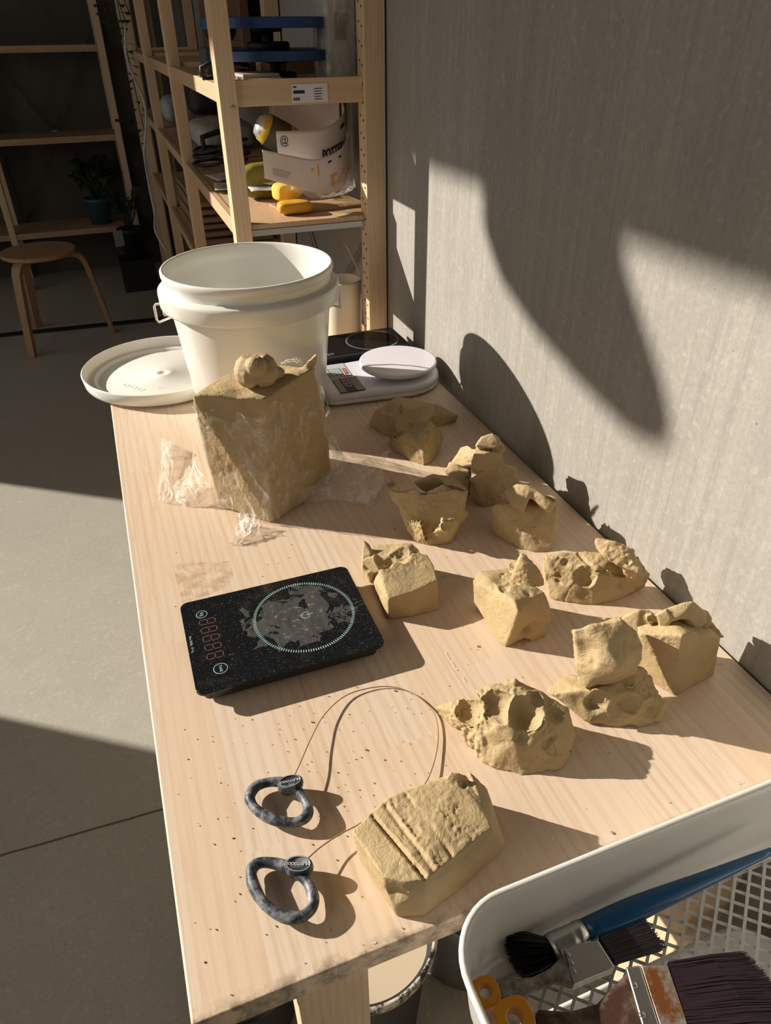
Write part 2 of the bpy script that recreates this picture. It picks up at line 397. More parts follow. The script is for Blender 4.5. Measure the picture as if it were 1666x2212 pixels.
def clay(name, pieces, label, cat='clay', vox=.0015, smooth=3, amp=.0022, seed=0, dents=(), lines=(), rough=.0005, group=None, parent=None, material=None, lift=None, fold=.0015, scal=.0032, sfreq=36, bowls=(), keep=False):
    me = bpy.data.meshes.new('tmp'); allb = bmesh.new()
    for pts in pieces:
        hb = hull_bm(pts); tmp = bpy.data.meshes.new('x'); hb.to_mesh(tmp); hb.free(); allb.from_mesh(tmp); bpy.data.meshes.remove(tmp)
    bmesh.ops.recalc_face_normals(allb, faces=allb.faces[:]); allb.to_mesh(me); allb.free()
    o = bpy.data.objects.new('tmp', me); COL.objects.link(o)
    m = o.modifiers.new('r', 'REMESH'); m.mode = 'VOXEL'; m.voxel_size = vox; m.adaptivity = 0
    if smooth:
        m = o.modifiers.new('s', 'SMOOTH'); m.iterations = max(1, smooth-1); m.factor = .5
    dg = bpy.context.evaluated_depsgraph_get(); ne = bpy.data.meshes.new_from_object(o.evaluated_get(dg))
    bpy.data.objects.remove(o); bpy.data.meshes.remove(me)
    amp *= .62; fold *= .40
    n = len(ne.vertices); co = np.empty(n*3); ne.vertices.foreach_get('co', co); co = co.reshape(n, 3)
    no = np.empty(n*3); ne.vertices.foreach_get('normal', no); no = no.reshape(n, 3)
    off = Vector((seed*3.17, seed*1.31, seed*.77))
    for i in range(n):
        p = Vector(co[i]); nn = no[i]; q_ = p+off
        d = amp*1.25*noise.noise(q_*26)+amp*.6*noise.noise(q_*60)
        w1 = noise.noise_vector(q_*18)*.35
        if scal:
            vd = noise.voronoi((q_+noise.noise_vector(q_*22)*.006)*sfreq)[0]; d += scal*(min(vd[0], .9)-.45)
        rg = 1-abs(noise.noise((q_+w1*.05)*34)*2.2)
        if rg > 0: d -= fold*rg**5
        pk = noise.noise(q_*14+Vector((5, 0, 0)))
        if pk > 0: d += rough*min(1, pk*4)*(noise.noise(q_*210)+.7*noise.noise(q_*430))*1.7
        d += rough*.5*noise.noise(q_*150)
        co[i] += nn*d
    for dn in dents:
        c, r, dep = dn[:3]; dr = np.array(dn[3] if len(dn) > 3 else (0, 0, -1), float); dr /= np.linalg.norm(dr)
        dist = np.linalg.norm(co-np.array(c), axis=1)/r
        ww = np.clip(1-dist, 0, 1); ww = ww*ww*(3-2*ww)
        co += dr*(dep*ww)[:, None]
    for p_, o_, r_ in bowls:          # thumb hollows: a ball pressed into the clay leaves a sharp rim
        c = np.array(p_)+np.array(o_); dv = co-c; di = np.linalg.norm(dv, axis=1); wob = np.array([1+.17*noise.noise(Vector(co[i])*70+off)+.05*noise.noise(Vector(co[i])*200) if di[i] < r_*1.6 else 1 for i in range(n)])
        ins = di < r_*wob; k_ = (r_*wob/np.maximum(di, 1e-5))[ins][:, None]; co[ins] = c+dv[ins]*k_
        near = (di >= r_) & (di < r_*1.25); co[near] += no[near]*(.0012*(1-(di[near]/r_-1)/.25))[:, None]
    for a, bb, wd, dep in lines:      # grooves (dep<0) or ridges on the skin
        a = np.array(a); bb = np.array(bb); ab = bb-a; tt = np.clip(((co-a)@ab)/ab.dot(ab), 0, 1)
        dist = np.linalg.norm(co-(a+tt[:, None]*ab), axis=1)/wd
        ww = np.clip(1-dist, 0, 1); ww = ww*ww*(3-2*ww); co += no*(dep*ww)[:, None]
    low = co[:, 2] < .0006
    if lift is None: co[low, 2] = .0006*0+.0003
    ne.vertices.foreach_set('co', co.reshape(-1)); ne.update()
    ctr = co.mean(0); ctr[2] = co[:, 2].min()
    co -= ctr; ne.vertices.foreach_set('co', co.reshape(-1)); ne.update()
    ob = link(name, ne, material or m_clay, parent, True); ob.location = ctr
    if not parent: tag(ob, label, cat, group)
    LUMPS[label] = ctr
    return ob
GRP = 'clay lumps scattered over the table'
# wedge slab at the far right of the table
clay('clay_slab', [pc('A', [(195, 545, 0), (450, 700, 0), (750, 640, 0), (1050, 565, 0), (1262, 492, 0), (560, 330, 0), (1000, 360, 0), (298, 362, .030), (420, 415, .030), (535, 200, .040), (700, 230, .038)]),
                   pc('A', [(535, 200, .040), (700, 225, .037), (1040, 300, .027), (1280, 435, .013), (1250, 490, 0), (1050, 560, 0), (950, 430, .022), (620, 340, .036), (600, 600, 0), (700, 380, 0), (1150, 420, 0)])],
     'flat wedge of clay with a peaked ridge, farthest right lump beside the white round-plate scale', bowls=[(pc('A', [(430, 330, 0.04)])[0], (0, 0, 0.014), 0.024), (pc('A', [(1090, 400, 0.024)])[0], (0, -0.002, 0.004), 0.008)], seed=1, scal=.0016, amp=.0014, smooth=2,
     dents=[(pc('A', [(430, 330, .036)])[0], .022, .009), (pc('A', [(1080, 400, .022)])[0], .008, .006)])
clay('clay_lump', [pc('A', [(455, 745, .004), (560, 880, 0), (700, 975, 0), (860, 1035, 0), (950, 1000, 0), (1050, 850, .004), (1095, 690, .02), (1060, 590, .035), (940, 500, .054), (720, 560, .054), (640, 640, .045), (540, 700, .025), (880, 640, .055), (600, 780, 0), (980, 760, 0), (750, 700, 0)]),
                   deep(pc('A', [(520, 560, .034), (560, 480, .045), (640, 400, .058), (700, 470, .06), (640, 560, .045), (540, 610, .03), (560, 640, .03), (700, 580, .045)]), .025, 0),
                   deep(pc('A', [(620, 370, .06), (760, 350, .068), (880, 325, .074), (972, 325, .074), (960, 420, .066), (900, 500, .056), (740, 550, .052), (650, 500, .056)]), .025, 0),
                   deep(pc('A', [(460, 700, .012), (530, 650, .018), (550, 690, .012), (490, 745, .006), (500, 690, .005)]), .025, 0)],
     'faceted clay lump with a folded flap on top, in front of the flat clay wedge', bowls=[(pc('A', [(780, 400, 0.072)])[0], (0, -0.004, 0.006), 0.0125), (pc('A', [(900, 640, 0.05)])[0], (0.01, -0.026, 0.016), 0.034)], seed=2, amp=.0022, smooth=2, rough=.0011,
     dents=[(pc('A', [(780, 640, .05)])[0], .014, .006), (pc('A', [(760, 400, .07)])[0], .013, .007)])
# stacked lump near the wall
clay('clay_lump', [deep(pc('B', [(850, 690, 0), (935, 738, 0), (1080, 710, 0), (1240, 620, 0), (1265, 520, .02), (1225, 385, .05), (1130, 350, .058), (900, 425, .060), (822, 470, .055), (820, 590, .02), (1150, 480, 0), (900, 520, 0)]), .04, 0),
                   deep(pc('B', [(850, 210, .088), (960, 240, .088), (1100, 240, .085), (1125, 330, .07), (1060, 400, .058), (880, 432, .055), (820, 385, .062), (840, 300, .078), (900, 330, .05), (1080, 300, .05)]), .04, 0),
                   deep(pc('B', [(865, 180, .096), (920, 100, .106), (1010, 66, .110), (1070, 100, .104), (1090, 150, .100), (1050, 200, .094), (960, 200, .092), (880, 200, .09)]), .04, 0),
                   deep(pc('B', [(1050, 140, .096), (1100, 150, .094), (1130, 210, .086), (1090, 260, .08), (1030, 240, .082), (1000, 190, .088)]), .04, 0),
                   deep(pc('B', [(740, 190, .070), (800, 180, .078), (838, 215, .078), (835, 330, .062), (800, 385, .052), (700, 350, .048), (655, 325, .046), (760, 350, .03)]), .04, 0),
                   deep(pc('B', [(640, 330, .045), (700, 350, .046), (810, 385, .045), (825, 440, .035), (740, 505, .022), (660, 500, .015), (605, 460, .01), (600, 400, .025), (700, 480, 0), (800, 470, 0)]), .04, 0),
                   deep(pc('B', [(730, 510, .02), (810, 480, .03), (822, 580, .006), (790, 620, 0), (740, 580, 0), (700, 540, 0)]), .04, 0)],
     'clay lump stacked in a tall pile of knobs and chunks, nearest the concrete wall', seed=3, amp=.0016, smooth=2)
clay('clay_lump', [pc('B', [(440, 1080, 0), (370, 1060, 0), (600, 1068, 0), (640, 1040, .004), (250, 930, .012), (715, 930, .008), (760, 820, .03), (300, 800, 0), (650, 800, 0), (155, 690, .04), (130, 600, .062), (300, 570, .072), (500, 545, .076), (790, 590, .070), (775, 700, .05)]),
                   deep(pc('B', [(95, 578, .058), (150, 590, .066), (240, 600, .068), (280, 640, .06), (170, 720, .042), (110, 680, .046)]), .02, 0),
                   deep(pc('B', [(310, 500, .066), (480, 440, .074), (520, 455, .072), (560, 520, .06), (330, 530, .056), (420, 600, .04)]), .02, 0),
                   deep(pc('B', [(480, 442, .074), (640, 455, .074), (700, 500, .074), (800, 590, .070), (740, 600, .055), (620, 530, .06), (560, 520, .055)]), .02, 0),
                   pc('B', [(450, 990, .01), (560, 820, .05), (700, 830, .04), (715, 950, .012), (640, 1050, 0), (520, 1050, 0), (600, 900, .045)]),
                   deep(pc('B', [(720, 770, .045), (780, 760, .044), (800, 800, .036), (750, 850, .024), (700, 830, .028)]), .02, 0),
                   pc('B', [(250, 860, .03), (330, 830, .045), (385, 870, .042), (380, 960, .025), (360, 1055, .0), (440, 1075, 0), (300, 1030, 0), (245, 940, .01)])],
     'cup-shaped clay lump with a torn open rim, standing behind the square-cut clay cube', bowls=[(pc('B', [(400, 548, 0.072)])[0], (0, 0, 0.004), 0.0125), (pc('B', [(480, 535, 0.074)])[0], (0, 0, 0.004), 0.015), (pc('B', [(570, 532, 0.073)])[0], (0, 0, 0.004), 0.014), (pc('B', [(640, 540, 0.073)])[0], (0, 0, 0.004), 0.01), (pc('B', [(330, 800, 0.045)])[0], (-0.01, -0.016, 0.006), 0.021), (pc('B', [(600, 900, 0.04)])[0], (0.004, -0.03, 0.01), 0.034)], seed=4, amp=.002, smooth=3,
     dents=[(pc('B', [(400, 545, .072)])[0], .014, .022), (pc('B', [(480, 535, .072)])[0], .015, .026), (pc('B', [(570, 535, .07)])[0], .014, .020), (pc('B', [(410, 900, .04)])[0], .012, .006, (.2, 1, -.2))],
     lines=[(pc('B', [(300, 640, .07)])[0], pc('B', [(270, 780, .045)])[0], .005, -.002), (pc('B', [(450, 980, .02)])[0], pc('B', [(600, 830, .045)])[0], .006, -.003)])
clay('clay_lump', [pc('B', [(1015, 958, 0), (1230, 1100, 0), (1400, 1140, 0), (1530, 1138, 0), (1570, 1040, .008), (1600, 800, .03), (1600, 740, .046), (1560, 620, .050), (1450, 615, .052), (1230, 700, .052), (1060, 705, .050), (1010, 720, .046), (1200, 800, 0), (1500, 800, 0)]),
                   pc('B', [(975, 905, .008), (1030, 830, .022), (1060, 800, .03), (1050, 900, .012), (1015, 958, .0), (990, 930, .004)]),
                   pc('B', [(1500, 615, .054), (1600, 622, .054), (1598, 680, .048), (1560, 700, .046), (1480, 650, .048)])],
     'block of clay with a cracked side, carrying a bone-shaped clay roll', bowls=[(pc('B', [(1040, 860, 0.03)])[0], (-0.008, -0.006, 0.0), 0.012), (pc('B', [(1300, 800, 0.045)])[0], (0, -0.014, 0.014), 0.021)], seed=5, amp=.0018, smooth=2, rough=.0012,
     lines=[(pc('B', [(1360, 900, .03)])[0], pc('B', [(1540, 880, .034)])[0], .004, -.003), (pc('B', [(1400, 1010, .016)])[0], pc('B', [(1520, 1010, .018)])[0], .003, -.0025), (pc('B', [(1280, 930, .024)])[0], pc('B', [(1400, 980, .02)])[0], .003, -.002)])
clay('clay_roll', [deep(pc('B', [(1130, 590, .062), (1160, 560, .070), (1250, 525, .078), (1330, 530, .080), (1400, 570, .076), (1240, 640, .066), (1330, 620, .07), (1150, 640, .056), (1200, 720, .051), (1290, 765, .050), (1300, 700, .055)]), .03, .046),
                   deep(pc('B', [(1310, 530, .078), (1400, 560, .076), (1480, 625, .072), (1570, 700, .062), (1570, 740, .056), (1540, 780, .051), (1500, 770, .052), (1350, 640, .066), (1330, 600, .07)]), .03, .046)],
     'bone-shaped roll of clay lying on the cracked clay block', seed=6, amp=.0018, smooth=4, lift=True)
clay('clay_lump', [pc('C', [(285, 680, 0), (480, 660, 0), (682, 608, 0), (165, 410, 0), (285, 525, .034), (480, 460, .036), (668, 372, .036), (640, 250, .036), (590, 172, .036), (520, 160, .038), (225, 290, .045), (200, 330, .04), (190, 400, .03), (600, 350, 0), (300, 300, 0)]),
                   pc('C', [(90, 48, .052), (140, 85, .046), (150, 170, .038), (80, 215, .03), (70, 280, .015), (80, 330, .004), (150, 405, 0), (170, 300, 0), (200, 200, .03), (88, 110, .042)]),
                   pc('C', [(150, 95, .038), (300, 120, .034), (430, 90, .04), (470, 82, .045), (520, 130, .040), (540, 170, .036), (380, 260, .034), (200, 240, .034), (200, 300, 0), (450, 250, 0)]),
                   pc('C', [(70, 215, .038), (100, 195, .044), (200, 165, .056), (250, 200, .046), (240, 300, .036), (170, 330, .024), (100, 260, .03)])],
     'square-cut clay cube with a smooth wire-cut top, just right of the black scale', bowls=[(pc('C', [(250, 235, 0.046)])[0], (0, 0, 0.006), 0.0135), (pc('C', [(318, 205, 0.04)])[0], (0, 0, 0.008), 0.014), (pc('C', [(95, 285, 0.02)])[0], (-0.007, -0.004, 0), 0.0105), (pc('C', [(390, 180, 0.042)])[0], (0, 0, 0.016), 0.022)], seed=7, scal=.0008, amp=.0009, smooth=2, rough=.0003, fold=.0007,
     dents=[(pc('C', [(250, 240, .045)])[0], .013, .013), (pc('C', [(310, 215, .04)])[0], .014, .008), (pc('C', [(110, 290, .02)])[0], .008, .006, (1, .3, 0)), (pc('C', [(400, 200, .04)])[0], .013, .004)])
clay('clay_lump', [pc('C', [(950, 375, .050), (1000, 305, .054), (1200, 285, .054), (1440, 430, .056), (1510, 470, .054), (1560, 600, .036), (1565, 700, .022), (1420, 440, .057), (1270, 530, .064), (1300, 620, .058), (1285, 760, .03), (1200, 895, 0), (1140, 850, 0), (1080, 740, .004), (955, 540, .016), (1100, 500, 0), (1450, 640, 0), (1380, 820, 0), (1000, 600, .004)]),
                   pc('C', [(1250, 185, .074), (1290, 210, .07), (1240, 300, .055), (1200, 285, .053), (1280, 330, .055)]),
                   pc('C', [(1330, 812, .012), (1395, 862, 0), (1550, 810, 0), (1560, 750, .014), (1500, 735, .02), (1400, 790, .01), (1450, 830, 0)]),
                   pc('C', [(1270, 885, .0), (1330, 850, .008), (1350, 880, .0), (1330, 893, 0), (1300, 860, .006)])],
     'chunky clay block with a rounded front corner, second in from the clay cube', bowls=[(pc('C', [(1410, 760, 0.02)])[0], (0.004, -0.011, 0.004), 0.0165), (pc('C', [(1150, 330, 0.06)])[0], (0, 0, 0.046), 0.050)], seed=8, scal=.0016, amp=.0016, smooth=3, rough=.0003, fold=.001,
     dents=[(pc('C', [(1400, 770, .02)])[0], .014, .009, (-.3, 1, -.1)), (pc('C', [(1180, 380, .058)])[0], .018, .004), (pc('C', [(1380, 480, .058)])[0], .008, .003)],
     lines=[(pc('C', [(960, 390, .05)])[0], pc('C', [(1080, 395, .054)])[0], .003, -.0015), (pc('C', [(1160, 520, .05)])[0], pc('C', [(1240, 570, .056)])[0], .003, -.0015)])
clay('clay_pyramid', [deep(pc('C', [(1245, 368, .058), (1300, 235, .082), (1330, 168, .094), (1360, 185, .092), (1395, 225, .086), (1470, 300, .074), (1510, 370, .060), (1515, 415, .056), (1400, 430, .056), (1300, 395, .056), (1260, 340, .064), (1350, 330, .07)]), .035, .054)],
     'small pointed chunk of clay sitting on the chunky clay block', seed=9, amp=.0014, smooth=2, lift=True, rough=.0005)
clay('clay_lump', [pc('D', [(75, 232, .044), (50, 300, .036), (60, 420, .014), (100, 575, 0), (250, 612, 0), (450, 630, 0), (650, 600, 0), (800, 510, .004), (700, 400, .03), (480, 350, .046), (300, 200, .050), (480, 200, .052), (620, 260, .048), (180, 215, .046), (200, 450, 0), (650, 430, 0)]),
                   pc('D', [(700, 400, .03), (660, 280, .045), (820, 240, .045), (890, 310, .036), (940, 385, .022), (920, 420, .012), (870, 490, .002), (800, 512, 0), (700, 450, 0), (840, 380, .036)]),
                   pc('D', [(60, 235, .046), (150, 225, .05), (225, 250, .048), (235, 340, .036), (150, 390, .03), (80, 370, .026), (60, 300, .036)]),
                   pc('D', [(250, 480, .02), (420, 330, .046), (600, 350, .046), (720, 400, .032), (640, 560, .002), (480, 610, 0), (400, 500, .02)])],
     'long bulging clay lump like a loaf, farthest right of the back row', bowls=[(pc('D', [(560, 450, 0.034)])[0], (0, -0.020, 0.014), 0.0245), (pc('D', [(700, 470, 0.02)])[0], (0, -0.009, 0.005), 0.0125), (pc('D', [(330, 420, 0.032)])[0], (0, -0.016, 0.012), 0.024), (pc('D', [(240, 300, 0.048)])[0], (0, -0.004, 0.008), 0.011), (pc('D', [(860, 360, 0.034)])[0], (0.006, -0.004, 0.008), 0.013)], seed=10, scal=.0045, amp=.0026, smooth=3, fold=.0028,
     dents=[(pc('D', [(240, 280, .048)])[0], .009, .006, (0, .5, -1)), (pc('D', [(450, 350, .046)])[0], .010, .008), (pc('D', [(700, 470, .02)])[0], .010, .006, (0, 1, -.3)), (pc('D', [(130, 420, .02)])[0], .009, .007, (0, 1, 0))],
     lines=[(pc('D', [(340, 215, .05)])[0], pc('D', [(480, 350, .046)])[0], .004, -.0028), (pc('D', [(470, 355, .046)])[0], pc('D', [(690, 380, .036)])[0], .005, -.004), (pc('D', [(100, 400, .03)])[0], pc('D', [(240, 480, .015)])[0], .004, -.004)])
clay('clay_pad', [deep(pc('D', [(480, 92, .074), (520, 88, .076), (640, 110, .078), (700, 150, .074), (790, 175, .068), (800, 240, .062), (845, 370, .05), (790, 350, .05), (700, 320, .052), (560, 250, .058), (500, 190, .062), (480, 130, .068), (600, 280, .050), (760, 300, .05)]), .03, .040),
                  deep(pc('D', [(700, 330, .046), (770, 320, .05), (830, 240, .056), (850, 300, .048), (800, 440, .03), (740, 430, .03), (720, 390, .036)]), .03, .040)],
     'flattened clay pad lying on the long loaf-like clay lump', seed=11, amp=.0018, smooth=2, lift=True, rough=.0007,
     dents=[(pc('D', [(745, 270, .062)])[0], .006, .009)])
clay('clay_lump', [[*pc('D', [(1130, 1380, 0), (1450, 1200, 0), (930, 1260, 0), (770, 1155, 0), (1190, 885, .083), (1225, 860, .082), (1500, 905, .060), (1430, 860, .062), (850, 868, .066), (1000, 860, .070), (1180, 1000, 0)]), *[q+Vector((.004, .034, 0)) for q in pc('D', [(1225, 868, .078), (1470, 880, .060), (1000, 862, .068), (900, 866, .064)])]]],
     'tall square-cut block of clay at the far right, a fingered roll across its top', seed=12, scal=.0008, amp=.0009, smooth=2, rough=.0003, fold=.0006,
     lines=[(pc('D', [(1200, 980, .076)])[0], pc('D', [(1155, 1360, .003)])[0], .0028, -.002)])
clay('clay_roll', [deep(pc('D', [(690, 745, .066), (750, 700, .076), (830, 668, .086), (930, 675, .086), (975, 720, .08), (970, 860, .062), (820, 870, .058), (700, 830, .055)]), .035, .058),
                   deep(pc('D', [(890, 720, .084), (940, 700, .088), (985, 740, .084), (980, 800, .074), (940, 820, .07), (900, 770, .078)]), .035, .058),
                   deep(pc('D', [(970, 712, .088), (1060, 660, .098), (1100, 740, .09), (1090, 860, .068), (1000, 868, .065), (980, 860, .065)]), .035, .058),
                   deep(pc('D', [(1040, 670, .094), (1200, 610, .104), (1275, 603, .106), (1340, 650, .098), (1390, 700, .09), (1380, 780, .078), (1320, 855, .066), (1240, 790, .08), (1100, 760, .086), (1200, 700, .096)]), .035, .058),
                   deep(pc('D', [(1340, 650, .094), (1410, 680, .088), (1435, 740, .078), (1420, 800, .068), (1370, 830, .064), (1330, 780, .07)]), .035, .058),
                   deep(pc('D', [(1400, 770, .066), (1440, 768, .068), (1545, 900, .05), (1520, 908, .048), (1480, 905, .048), (1390, 850, .056)]), .035, .058)],
     'arched roll of clay pinched into knobs, lying on the tall square block', bowls=[(pc('D', [(1190, 840, 0.072)])[0], (0, -0.011, 0.0), 0.016)], seed=13, scal=.0016, amp=.0013, smooth=2, lift=True, rough=.0004,
     lines=[(pc('D', [(975, 720, .085)])[0], pc('D', [(970, 850, .066)])[0], .005, -.004)],
     dents=[(pc('D', [(935, 760, .082)])[0], .006, .006, (0, .6, -.6)), (pc('D', [(1180, 835, .074)])[0], .015, .016, (.1, 1, .35))])
clay('clay_slab', [pc('E', [(800, 592, .020), (840, 620, .022), (950, 480, .024), (1000, 500, .03), (1100, 580, .042), (1060, 790, .004), (1180, 800, 0), (1260, 835, 0), (1430, 850, 0), (1610, 770, .006), (1600, 680, .014), (1530, 600, .026), (1490, 480, .040), (1450, 430, .048), (1400, 450, .048), (1230, 560, .046), (900, 660, .012), (1000, 650, 0), (1450, 650, 0), (1200, 600, 0)]),
                   pc('E', [(1100, 590, .044), (1250, 540, .046), (1400, 530, .046), (1420, 640, .036), (1430, 780, .012), (1260, 800, .010), (1230, 640, .036), (1120, 680, .028)])],
     'broad dented clay base pressed with finger hollows, under the upright block at right', bowls=[(pc('E', [(1125, 690, 0.028)])[0], (0, -0.006, 0.006), 0.0150), (pc('E', [(1330, 730, 0.026)])[0], (0, -0.009, 0.008), 0.0215), (pc('E', [(1515, 715, 0.018)])[0], (0.002, -0.008, 0.007), 0.0165)], seed=14, scal=.0045, amp=.0022, smooth=3, rough=.0009, fold=.0022,
     dents=[(pc('E', [(1130, 690, .026)])[0], .014, .009, (0, .7, -.7)), (pc('E', [(1330, 730, .026)])[0], .020, .008, (0, .7, -.7)), (pc('E', [(1510, 720, .016)])[0], .014, .006, (0, .7, -.7)), (pc('E', [(1420, 700, .02)])[0], .006, -.002, (0, .7, -.7))])
clay('clay_lump', [deep(pc('E', [(985, 190, .104), (1060, 170, .110), (1160, 140, .114), (1290, 105, .116), (1340, 180, .108), (1400, 195, .104), (1440, 300, .088), (1435, 380, .074), (1400, 470, .056), (1300, 530, .046), (1180, 560, .044), (1065, 578, .042), (1010, 520, .046), (1030, 400, .07), (1020, 260, .09), (1200, 300, .10), (1250, 420, .08), (1250, 450, .045), (1150, 400, .045)]), .05, .036),
                   deep(pc('E', [(982, 190, .105), (1020, 185, .107), (1070, 190, .106), (1060, 260, .096), (1025, 270, .092)]), .05, .036),
                   deep(pc('E', [(1380, 200, .104), (1400, 192, .106), (1442, 290, .090), (1435, 340, .082), (1410, 350, .08), (1385, 260, .09)]), .05, .036)],
     'upright cube-like clay block with flared corners, standing on the broad dented clay base', bowls=[(pc('E', [(1410, 290, 0.098)])[0], (0.005, -0.005, 0.002), 0.0095), (pc('E', [(1030, 360, 0.085)])[0], (-0.022, -0.006, 0.0), 0.028), (pc('E', [(1200, 120, 0.116)])[0], (0, 0, 0.03), 0.034)], seed=15, amp=.002, smooth=2, lift=True, rough=.0007,
     dents=[(pc('E', [(1230, 400, .076)])[0], .03, .010, (.1, -.8, .3)), (pc('E', [(1410, 290, .095)])[0], .010, .008, (-1, .3, 0)), (pc('E', [(1040, 360, .085)])[0], .02, .007, (1, .3, 0)), (pc('E', [(1200, 125, .112)])[0], .022, .004)],
     lines=[(pc('E', [(1100, 390, .08)])[0], pc('E', [(1180, 470, .065)])[0], .005, -.0018)])
clay('clay_lump', [pc('E', [(335, 1045, 0), (450, 1105, 0), (640, 1163, 0), (900, 1110, 0), (965, 1050, 0), (985, 880, .016), (965, 710, .040), (820, 640, .050), (790, 600, .052), (680, 540, .056), (590, 515, .062), (530, 530, .056), (350, 590, .050), (340, 620, .044), (330, 800, .032), (350, 900, .024), (560, 800, .050), (750, 800, .050), (900, 780, .042), (450, 800, 0), (800, 800, 0)]),
                   pc('E', [(60, 700, .016), (120, 685, .020), (170, 700, .022), (340, 640, .036), (400, 790, .036), (330, 860, .018), (200, 830, .004), (100, 770, .002), (70, 745, .006), (300, 750, 0)]),
                   pc('E', [(240, 840, .018), (290, 850, .022), (345, 900, .02), (340, 985, .004), (280, 985, 0), (245, 930, .004), (400, 900, 0), (400, 1000, 0), (350, 840, .03)])],
     'big cratered clay lump with deep thumb hollows and a side tail, beside the wire loop', bowls=[(pc('E', [(450, 690, 0.052)])[0], (0, -0.004, 0.008), 0.0205), (pc('E', [(638, 735, 0.052)])[0], (0.002, -0.006, 0.006), 0.02), (pc('E', [(757, 640, 0.056)])[0], (0, -0.002, 0.006), 0.0135), (pc('E', [(868, 752, 0.046)])[0], (0.004, -0.004, 0.01), 0.0175), (pc('E', [(275, 742, 0.026)])[0], (0, -0.004, 0.01), 0.0175), (pc('E', [(295, 925, 0.014)])[0], (-0.006, -0.006, 0.002), 0.01), (pc('E', [(810, 960, 0.026)])[0], (0.004, -0.03, 0.012), 0.035)], seed=16, scal=.0045, amp=.0022, smooth=2, rough=.0011, fold=.0022,
     dents=[(pc('E', [(640, 900, .036)])[0], .010, .004, (0, 1, -.3))])
# brick with printed bands
gl = lambda a, b_, z=.05: (pc('G', [(*a, z)])[0], pc('G', [(*b_, z)])[0])
brick = clay('clay_brick', [pc('G', [(165, 730, .046), (340, 560, .048), (480, 440, .05), (640, 365, .05), (860, 320, .05), (1080, 200, .056), (1210, 225, .05), (1430, 700, .05), (1300, 780, .05), (1160, 910, .05), (1020, 1010, .05), (830, 1165, .050), (650, 1190, .048), (450, 1140, .046), (570, 1500, 0), (820, 1497, 0), (900, 1440, 0), (1220, 1190, 0), (1550, 880, 0), (440, 1300, 0), (230, 1000, 0), (350, 800, 0), (1350, 500, 0)]),
                   pc('G', [(1200, 250, .044), (1215, 180, .056), (1250, 210, .054), (1385, 345, .040), (1540, 830, .008), (1550, 885, 0), (1440, 730, .044), (1400, 640, .046), (1300, 700, 0), (1400, 480, 0)]),
                   pc('G', [(950, 290, .050), (1050, 195, .062), (1130, 200, .062), (1220, 280, .050), (1150, 360, .049), (1000, 370, .049)])],
     'large flat clay brick printed with grooves, nearest lump beside the white tray', vox=.0014, seed=17, scal=.0008, amp=.0008, smooth=2, rough=.0003, fold=.0006,
     dents=[(pc('G', [(560, 1280, .03)])[0], .013, .006, (0, 1, -.3)), (pc('G', [(1180, 300, .056)])[0], .006, .005)],
     lines=[(*gl((350, 580), (830, 1160), .049), .0028, -.0045), (*gl((400, 620), (860, 1130)), .004, .0012), (*gl((470, 500), (900, 1080)), .003, -.0018), (*gl((510, 500), (930, 1060)), .0025, .001), (*gl((650, 400), (1070, 950)), .0035, -.0022), (*gl((700, 390), (1040, 830)), .002, .0012), (*gl((780, 420), (1050, 800)), .0025, -.0012), (*gl((640, 1180), (780, 1450), .035), .002, .0015)])
# crusty patches on two bands of the brick
me = brick.data; n = len(me.vertices); co = np.empty(n*3); me.vertices.foreach_get('co', co); co = co.reshape(n, 3)
L = np.array(brick.location); a0, a1 = [np.array(v) for v in gl((640, 360), (1060, 940))]
dirn = (a1-a0)/np.linalg.norm(a1-a0); perp = np.array([-dirn[1], dirn[0], 0])
if perp.dot(np.array(gl((1200, 400), (0, 0))[0])-a0) < 0: perp = -perp
for i in range(n):
    p = co[i]+L
    if p[2] < .043: continue
    u = (p-a0).dot(perp); s_ = (p-a0).dot(dirn)
    band = sm1((u+.021)/.003)*sm1((-.005-u)/.003) if u < 0 else sm1((u-.008)/.004)*sm1((.05-u)/.01)*.9
    nn = noise.noise(Vector(p)*45); wgt = band*sm1(nn*3+.75)
    if wgt > 0:
        q_ = Vector(p)*260; d = noise.noise(q_)+.6*noise.noise(q_*2.1)
        r_ = 1-abs(noise.noise(Vector((u, s_*.6, 0))*300))*2.5
        co[i][2] += wgt*(.0006*d+.0011*max(0, r_)-.0004)
me.vertices.foreach_set('co', co.reshape(-1)); me.update()
# bagged block
blk = empty('bagged_clay_block', tuple(G(587, 1130, 0)), 0, 'tall pug of clay in a pulled-down clear plastic bag, in front of the white bucket', 'clay')
def pin(o, par):
    o.parent = par; o.matrix_parent_inverse = par.matrix_world.inverted() if False else Matrix.Translation(-Vector(par.location))
BT = .19
o = clay('block', [pc('F', [(240, 368, BT), (320, 362, BT+.001), (730, 386, BT-.004), (780, 370, BT-.004), (1080, 175, BT+.006), (830, 150, BT), (640, 175, BT), (430, 240, BT), (790, 1250, 0), (430, 1130, .004), (400, 1010, .004), (1000, 1112, .002), (1200, 900, .01), (700, 700, 0), (1180, 560, .08)]),
                    pc('F', [(980, 190, BT), (1080, 165, BT+.006), (1100, 66, BT+.034), (1112, 80, BT+.034), (1095, 190, BT), (1060, 190, BT)])],
     'x', vox=.0024, seed=20, scal=.0016, amp=.0016, smooth=2, rough=.0004, fold=.001, dents=[(pc('F', [(560, 330, BT)])[0], .03, .004)])
for k in ('label', 'category', 'group'):
    if k in o: del o[k]
pin(o, blk)
for k in range(9):     # wire ripples on the top
    pass
